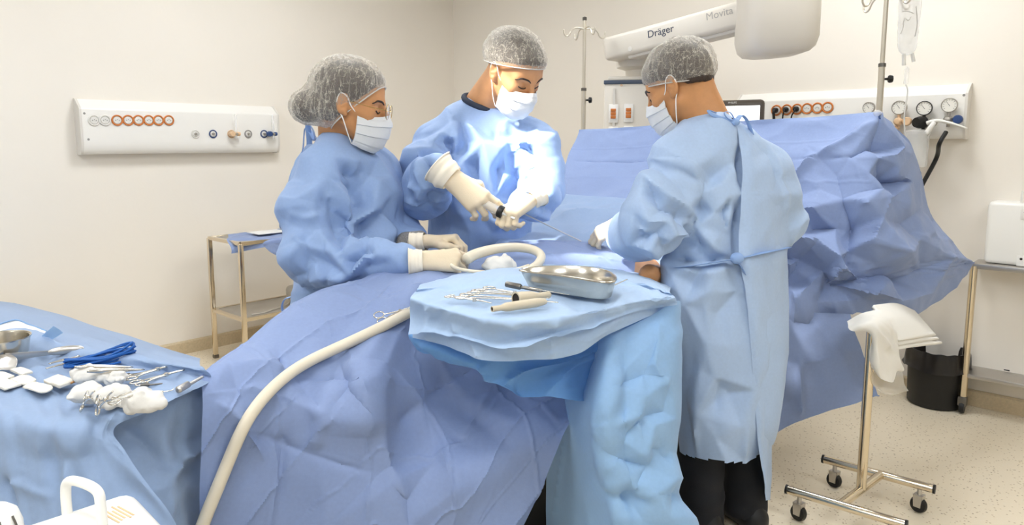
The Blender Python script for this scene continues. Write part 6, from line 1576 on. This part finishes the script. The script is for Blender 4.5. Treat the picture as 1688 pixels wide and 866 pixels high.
obj('stand', MB().cyl((*(mc - mn * .03)[:2], .1), (*(mc - mn * .03)[:2], mz - .2), .02, 16), M_dsteel, t)
obj('foot', MB().lathe([(.19, -.1), (.19, -.085), (.05, -.06), (.02, 0)], (*(mc - mn * .03)[:2], .1), (0, 0, 1), 28), M_dsteel, t)
# ---- left trolley
M_chrome = mat('chrome_warm', (222, 208, 184), .16, 1.)
q1, q2 = P(345, 394, 4.27), P(396, 403, 4.01); tz = .765
tA = np.array([q1[0], q1[1], 0]); tB = np.array([q2[0], q2[1], 0]); td = nrm(tB - tA); tl_ = np.array([-td[1], td[0], 0]); tl_ = tl_ if tl_[0] > 0 else -tl_
TD = np.linalg.norm(tB - tA); TLn = .68; Rtr = np.stack([td, tl_ if np.cross(td, tl_)[2] > 0 else -tl_, [0, 0, 1]], 1)
t = thing('steel_trolley', 'two-tier stainless steel trolley by the left wall behind the woman', 'trolley', (*((tA + tB) / 2 + tl_ * TLn / 2)[:2], 0))
for a in (0, TD):
    for b in (0, TLn):
        p = tA + td * a + tl_ * b; obj('leg', MB().box((*p[:2], .02 + (tz - .02) / 2), (.026, .026, tz - .02), Rtr, .003), M_chrome, t)
        obj('foot_cap', MB().box((*p[:2], .012), (.03, .03, .024), Rtr, .004), M_dsteel, t)
tc_ = (tA + tB) / 2 + tl_ * TLn / 2
for z in (tz - .006, .305): obj('shelf', MB().box((*tc_[:2], z), (TD - .02, TLn - .02, .022), Rtr, .003), M_steel2, t)
for z in (tz, .31):
    for b in (0, TLn): obj('rail', MB().box((*((tA + tB) / 2 + tl_ * b)[:2], z), (TD, .02, .02), Rtr), M_chrome, t)
    for a in (0, TD): obj('rail', MB().box((*(tA + td * a + tl_ * TLn / 2)[:2], z), (.02, TLn, .02), Rtr), M_chrome, t)
def TR(a, b, z): 
    p = tA + td * a + tl_ * b; return np.array([p[0], p[1], z])
cl_ = [[TR(.03, .10, tz + .014), TR(.03, .30, tz + .016), TR(.03, .52, tz + .016), TR(.03, .66, tz + .014)],
       [TR(.16, .04, tz + .014), TR(.18, .28, tz + .018), TR(.18, .50, tz + .016), TR(.17, .70, tz + .012)],
       [TR(.26, -.02, tz + .012), TR(.30, .24, tz + .016), TR(.30, .48, tz + .016), TR(.30, .72, tz - .01)],
       [TR(.33, -.03, tz - .03), TR(.405, .20, tz + .012), TR(.415, .46, tz + .010), TR(.40, .73, tz - .03)],
       [TR(.34, -.035, tz - .06), TR(.422, .20, tz - .03), TR(.430, .46, tz - .035), TR(.42, .74, tz - .08)]]
v, q, s_ = sheet(cl_, 60, 50); v = crush(v, q, s_, .003, 9, 71, (), None, .015, 30, '')
tag(obj('folded_cloth', (v, q), M_drape, ang=60), 'blue cloth lying over the top shelf of the steel trolley', 'cloth')
cl_ = [[TR(.424, .12, tz - .012), TR(.43, .26, tz - .012), TR(.43, .44, tz - .012)], [TR(.43, .16, tz - .06), TR(.435, .28, tz - .07), TR(.435, .42, tz - .05)], [TR(.43, .22, tz - .10), TR(.435, .28, tz - .115), TR(.435, .36, tz - .09)]]
v, q, s_ = sheet(cl_, 40, 30); v = crush(v, q, s_, .004, 12, 73, (), None, .03, 30, 't'); tag(obj('cloth_corner', (v, q), M_drape, ang=60), 'dark blue cloth corner hanging under the front edge of the trolley top', 'cloth')
pp = MB().box(TR(.22, .27, tz + .030), (.15, .20, .006), Rtr, .002); tag(obj('paper_sheet', pp, M_paper, origin=TR(.22, .27, tz + .03)), 'white paper sheet on the blue cloth of the trolley', 'paper')
M_pack = mat('pack_grey', (190, 182, 168), .6, var=.1, vscale=20)
t = thing('instrument_pack', 'grey wrapped pack on the trolley top beside the woman', 'pack', TR(.17, .53, tz + .03))
obj('pack', MB().box(TR(.17, .53, tz + .073), (.16, .22, .09), Rtr, .02, 3), M_pack, t); obj('blue_flap', MB().box(TR(.20, .41, tz + .058), (.12, .04, .05), Rtr, .012), M_drape, t)
t = thing('instrument_pack', 'grey pack on the lower shelf of the trolley behind the woman', 'pack', TR(.20, .52, .32))
obj('pack', MB().box(TR(.20, .52, .37), (.15, .20, .10), Rtr, .03, 3), M_pack, t)
obj('cable', MB().tube(catmull([TR(.20, .43, .37), TR(.25, .38, .33), TR(.30, .26, .322), TR(.34, .16, .32), TR(.33, .08, .32)], 24), .004, 8), M_pack, t)
# ---- right cart
rA = P(1606, 434, 3.36); rz = .752; rA = np.array([rA[0], rA[1], 0]); rd = dr; rw = dl; RL, RD = .75, .32
t = thing('equipment_cart', 'stainless steel cart with castors at the right edge of the picture', 'cart', (*(rA + rd * RL / 2 + rw * RD / 2)[:2], 0))
Rr = np.stack([rd, rw, [0, 0, 1]], 1)
for a in (0, RL):
    for b in (0, RD):
        p = rA + rd * a + rw * b; obj('leg', MB().cyl((*p[:2], .09), (*p[:2], rz), .0165, 18), M_chrome, t)
        c = obj('castor', MB().lathe([(.007, -.011), (.028, -.011), (.032, 0), (.028, .011), (.007, .011)], (*p[:2], .033), rd, 18), M_rubber, t)
        obj('fork', MB().box((*p[:2], .065), (.04, .036, .05), Rr, .006), M_dsteel, c)
for z, th in ((rz, .026), (.20, .02)): obj('shelf', MB().box((*(rA + rd * RL / 2 + rw * RD / 2)[:2], z), (RL + .02, RD + .02, th), Rr, .004), M_steel2, t)
def RC(a, b, z): p = rA + rd * a + rw * b; return np.array([p[0], p[1], z])
t = thing('white_device', 'white boxy device with screw holes on the right cart', 'medical device', RC(.2, .2, rz + .013))
obj('case', MB().box(RC(.33, .16, rz + .165), (.60, .25, .30), Rr, .02, 3), M_plastic, t, ang=40)
for a, z in ((.20, rz + .262), (.20, rz + .04)):
    pl = obj('bracket', MB().box(RC(a, .034, z), (.075, .006, .05), Rr, .003), M_panel, t)
    for da, dz in ((-.02, .01), (.02, .01), (0, -.01)): obj('screw_hole', MB().lathe([(.001, .0008), (.0055, .0006), (.006, 0)], RC(a + da, .0305, z + dz), -rw, 12), M_hole, pl)
obj('antenna_post', MB().cyl(RC(.16, .06, rz + .315), RC(.16, .06, rz + .37), .008, 12, .005), M_plastic, t)
tag(obj('cap_lid', MB().lathe([(.001, .018), (.017, .017), (.019, .012), (.019, 0), (.001, 0)], RC(.10, .27, .211), (0, 0, 1), 18), M_orange), 'small orange cap on the lower shelf of the right cart', 'cap')
tag(obj('dark_clip', MB().box(RC(.15, .17, .217), (.03, .012, .012), Rr, .003), M_rubber), 'small dark clip on the lower shelf of the right cart', 'clip')
bgc = [[P(1590, 520, 3.62), P(1612, 505, 3.62), P(1632, 510, 3.62)], [P(1578, 555, 3.58), P(1608, 550, 3.58), P(1638, 560, 3.6)], [P(1580, 590, 3.58), P(1612, 592, 3.55), P(1645, 598, 3.58)], [P(1588, 618, 3.60), P(1615, 622, 3.58), P(1640, 618, 3.58)]]
M_film = mat('plastic_film', (244, 240, 232), .2, alpha=.35)
v, q, s_ = sheet(bgc, 40, 40); v = crush(v, q, s_, .006, 8, 77, (), None, .03, 30, ''); tag(obj('plastic_bag', (v, q), M_film, ang=60), 'clear plastic bag hanging behind the left leg of the right cart', 'bag')
# ---- bin
bn = PZ(1540, 668, 0); bn = np.array([P(1541, 640, 3.50)[0], 3.50, 0]); t = thing('waste_bin', 'black round waste bin with a liner by the right wall', 'bin', bn)
obj('bucket', MB().lathe([(.002, .002), (.118, .002), (.124, .01), (.134, .27), (.130, .27), (.120, .015), (.002, .012)], bn, (0, 0, 1), 40, False), M_rubber, t, ang=50)
M_liner = mat('liner_black', (30, 26, 23), .28)
a = np.arange(72) * 2 * PI / 72; lr = []
for r, z, w_ in [(.120, .20, .002), (.124, .27, .004), (.130, .295, .010), (.137, .297, .010), (.142, .28, .008), (.144, .25, .008), (.146, .215, .010), (.150, .195, .016)]:
    n_ = np.array([noise(np.array([[math.cos(x) * 3, math.sin(x) * 3, z * 9]]), 1.3, 5)[0] for x in a])
    lr.append(np.stack([bn[0] + (r + w_ * n_) * np.cos(a), bn[1] + (r + w_ * n_) * np.sin(a), z + w_ * 1.3 * n_], 1))
obj('liner', (np.concatenate(lr), [(i * 72 + k, i * 72 + (k + 1) % 72, (i + 1) * 72 + (k + 1) % 72, (i + 1) * 72 + k) for i in range(len(lr) - 1) for k in range(72)]), M_liner, t, ang=60)
# ---- wheeled stand with white linen
def bar(o, a, b, r): obj(o, MB().cyl(a, b, r, 16, bev=.003), M_chrome, t)
zb_ = .105
f1_, f2_ = PZ(1297, 807, zb_), PZ(1494, 866, zb_); b1_, b2_ = PZ(1357, 757, zb_), PZ(1540, 807, zb_)
pb = PZ(1418, 800, zb_); x1, x2 = PZ(1452, 783, zb_), PZ(1384, 834, zb_); ptop = P(1431, 535, (PZ(1418, 800, zb_))[1])
t = thing('wheeled_stand', 'chrome H-base stand on castors holding white linen at the right', 'instrument stand', (pb[0], pb[1], 0))
bar('base_bar', f1_, f2_, .0155); bar('base_bar', b1_, b2_, .0155); bar('cross_bar', x1, x2, .0155)
pb = (x1 + x2) / 2; ptop = np.array([pb[0], pb[1], P(1431, 546, pb[1])[2]]); bar('pole', pb, ptop, .0165)
for p, e in ((f1_, f2_), (f2_, f1_), (b1_, b2_), (b2_, b1_)):
    d = nrm(e - p); c = p + d * .045; obj('end_plug', MB().cyl(p - d * .004, p + d * .004, .0165, 16), M_rubber, t)
    cs = obj('castor', MB().lathe([(.006, -.011), (.026, -.011), (.030, 0), (.026, .011), (.006, .011)], (c[0], c[1], .031), (.8, .6, 0), 20), M_rubber, t)
    obj('fork', MB().prism([(-.012, .025), (.012, .025), (.016, .07), (-.016, .07)], (c[0], c[1], 0) - V3((.8, .6, 0)) * .016, (-.6, .8, 0), (0, 0, 1), (.8, .6, 0), .032), M_steel2, cs)
    obj('stem', MB().cyl((c[0], c[1], .065), (c[0], c[1], zb_), .008, 10), M_steel2, cs)
obj('tray', MB().box(ptop + V3((.04, .06, -.006)), (.07, .10, .014), np.stack([nrm((.8, .6, 0)), nrm((-.6, .8, 0)), [0, 0, 1]], 1), .004), M_steel2, t)
M_linen = mat('linen_white', (238, 233, 222), .8, bump=.2, bscale=500, transl=.06)
Yp = float(pb[1])
l1 = [[(1396, 530, Yp + .06), (1420, 517, Yp + .05), (1448, 511, Yp + .04), (1470, 514, Yp + .06)], [(1402, 546, Yp - .06), (1432, 530, Yp - .08), (1460, 530, Yp - .06), (1478, 545, Yp - .02)],
      [(1434, 548, Yp - .06), (1444, 556, Yp - .09), (1470, 562, Yp - .06), (1484, 584, Yp - .02)], [(1434, 585, Yp - .055), (1446, 596, Yp - .085), (1471, 590, Yp - .06), (1490, 610, Yp - .02)], [(1435, 606, Yp - .05), (1452, 625, Yp - .08), (1473, 630, Yp - .06), (1475, 606, Yp - .02)]]
v, q, s_ = sheet(l1, 60, 70); v = crush(v, q, s_, .004, 8, 79, [([(1440, 535, Yp - .09), (1468, 575, Yp - .07)], .01, .014), ([(1444, 545, Yp - .09), (1446, 620, Yp - .08)], .01, .008)], None, .012, 30, 't'); tag(obj('linen_cloth', (v, q), M_linen, ang=60), 'white linen hanging over the wheeled stand in front of its pole', 'linen')
t = thing('linen_stack', 'stack of folded white linen jutting out toward the black bin', 'linen', P(1500, 560, Yp + .2))
for k in range(3):
    o = k * 7
    l2 = [[(1440, 503 + o, Yp + .10), (1478, 500 + o, Yp + .22), (1508, 512 + o, Yp + .34)], [(1458, 528 + o * .8, Yp + .02), (1500, 526 + o * .8, Yp + .14), (1538 - k * 2, 546 + o * .8, Yp + .26)], [(1476, 556 + o, Yp - .01), (1510, 552 + o, Yp + .08), (1541 + k * 5, 549 + o, Yp + .2)], [(1482, 562 + o, Yp - .01), (1512, 558 + o, Yp + .08), (1543 + k * 5, 553 + o, Yp + .2)]]
    v, q, s_ = sheet(l2, 30, 30); o_ = obj('folded_sheet', (v, q), M_linen, t, ang=60); o_.modifiers.new('thick', 'SOLIDIFY').thickness = .012
fl_ = [[P(1432, 600, Yp - .02), P(1452, 610, Yp + .02), P(1486, 600, Yp + .03)], [P(1436, 630, Yp - .02), P(1455, 640, Yp + .0), P(1490, 628, Yp + .03)], [P(1450, 648, Yp - .01), P(1470, 652, Yp + .02), P(1498, 645, Yp + .03)]]
v, q, s_ = sheet(fl_, 24, 24); v = crush(v, q, s_, .004, 10, 81, (), None, .03, 20, ''); tag(obj('plastic_wrap', (v, q), M_film, ang=60), 'clear plastic wrap hanging below the white linen', 'plastic wrap')
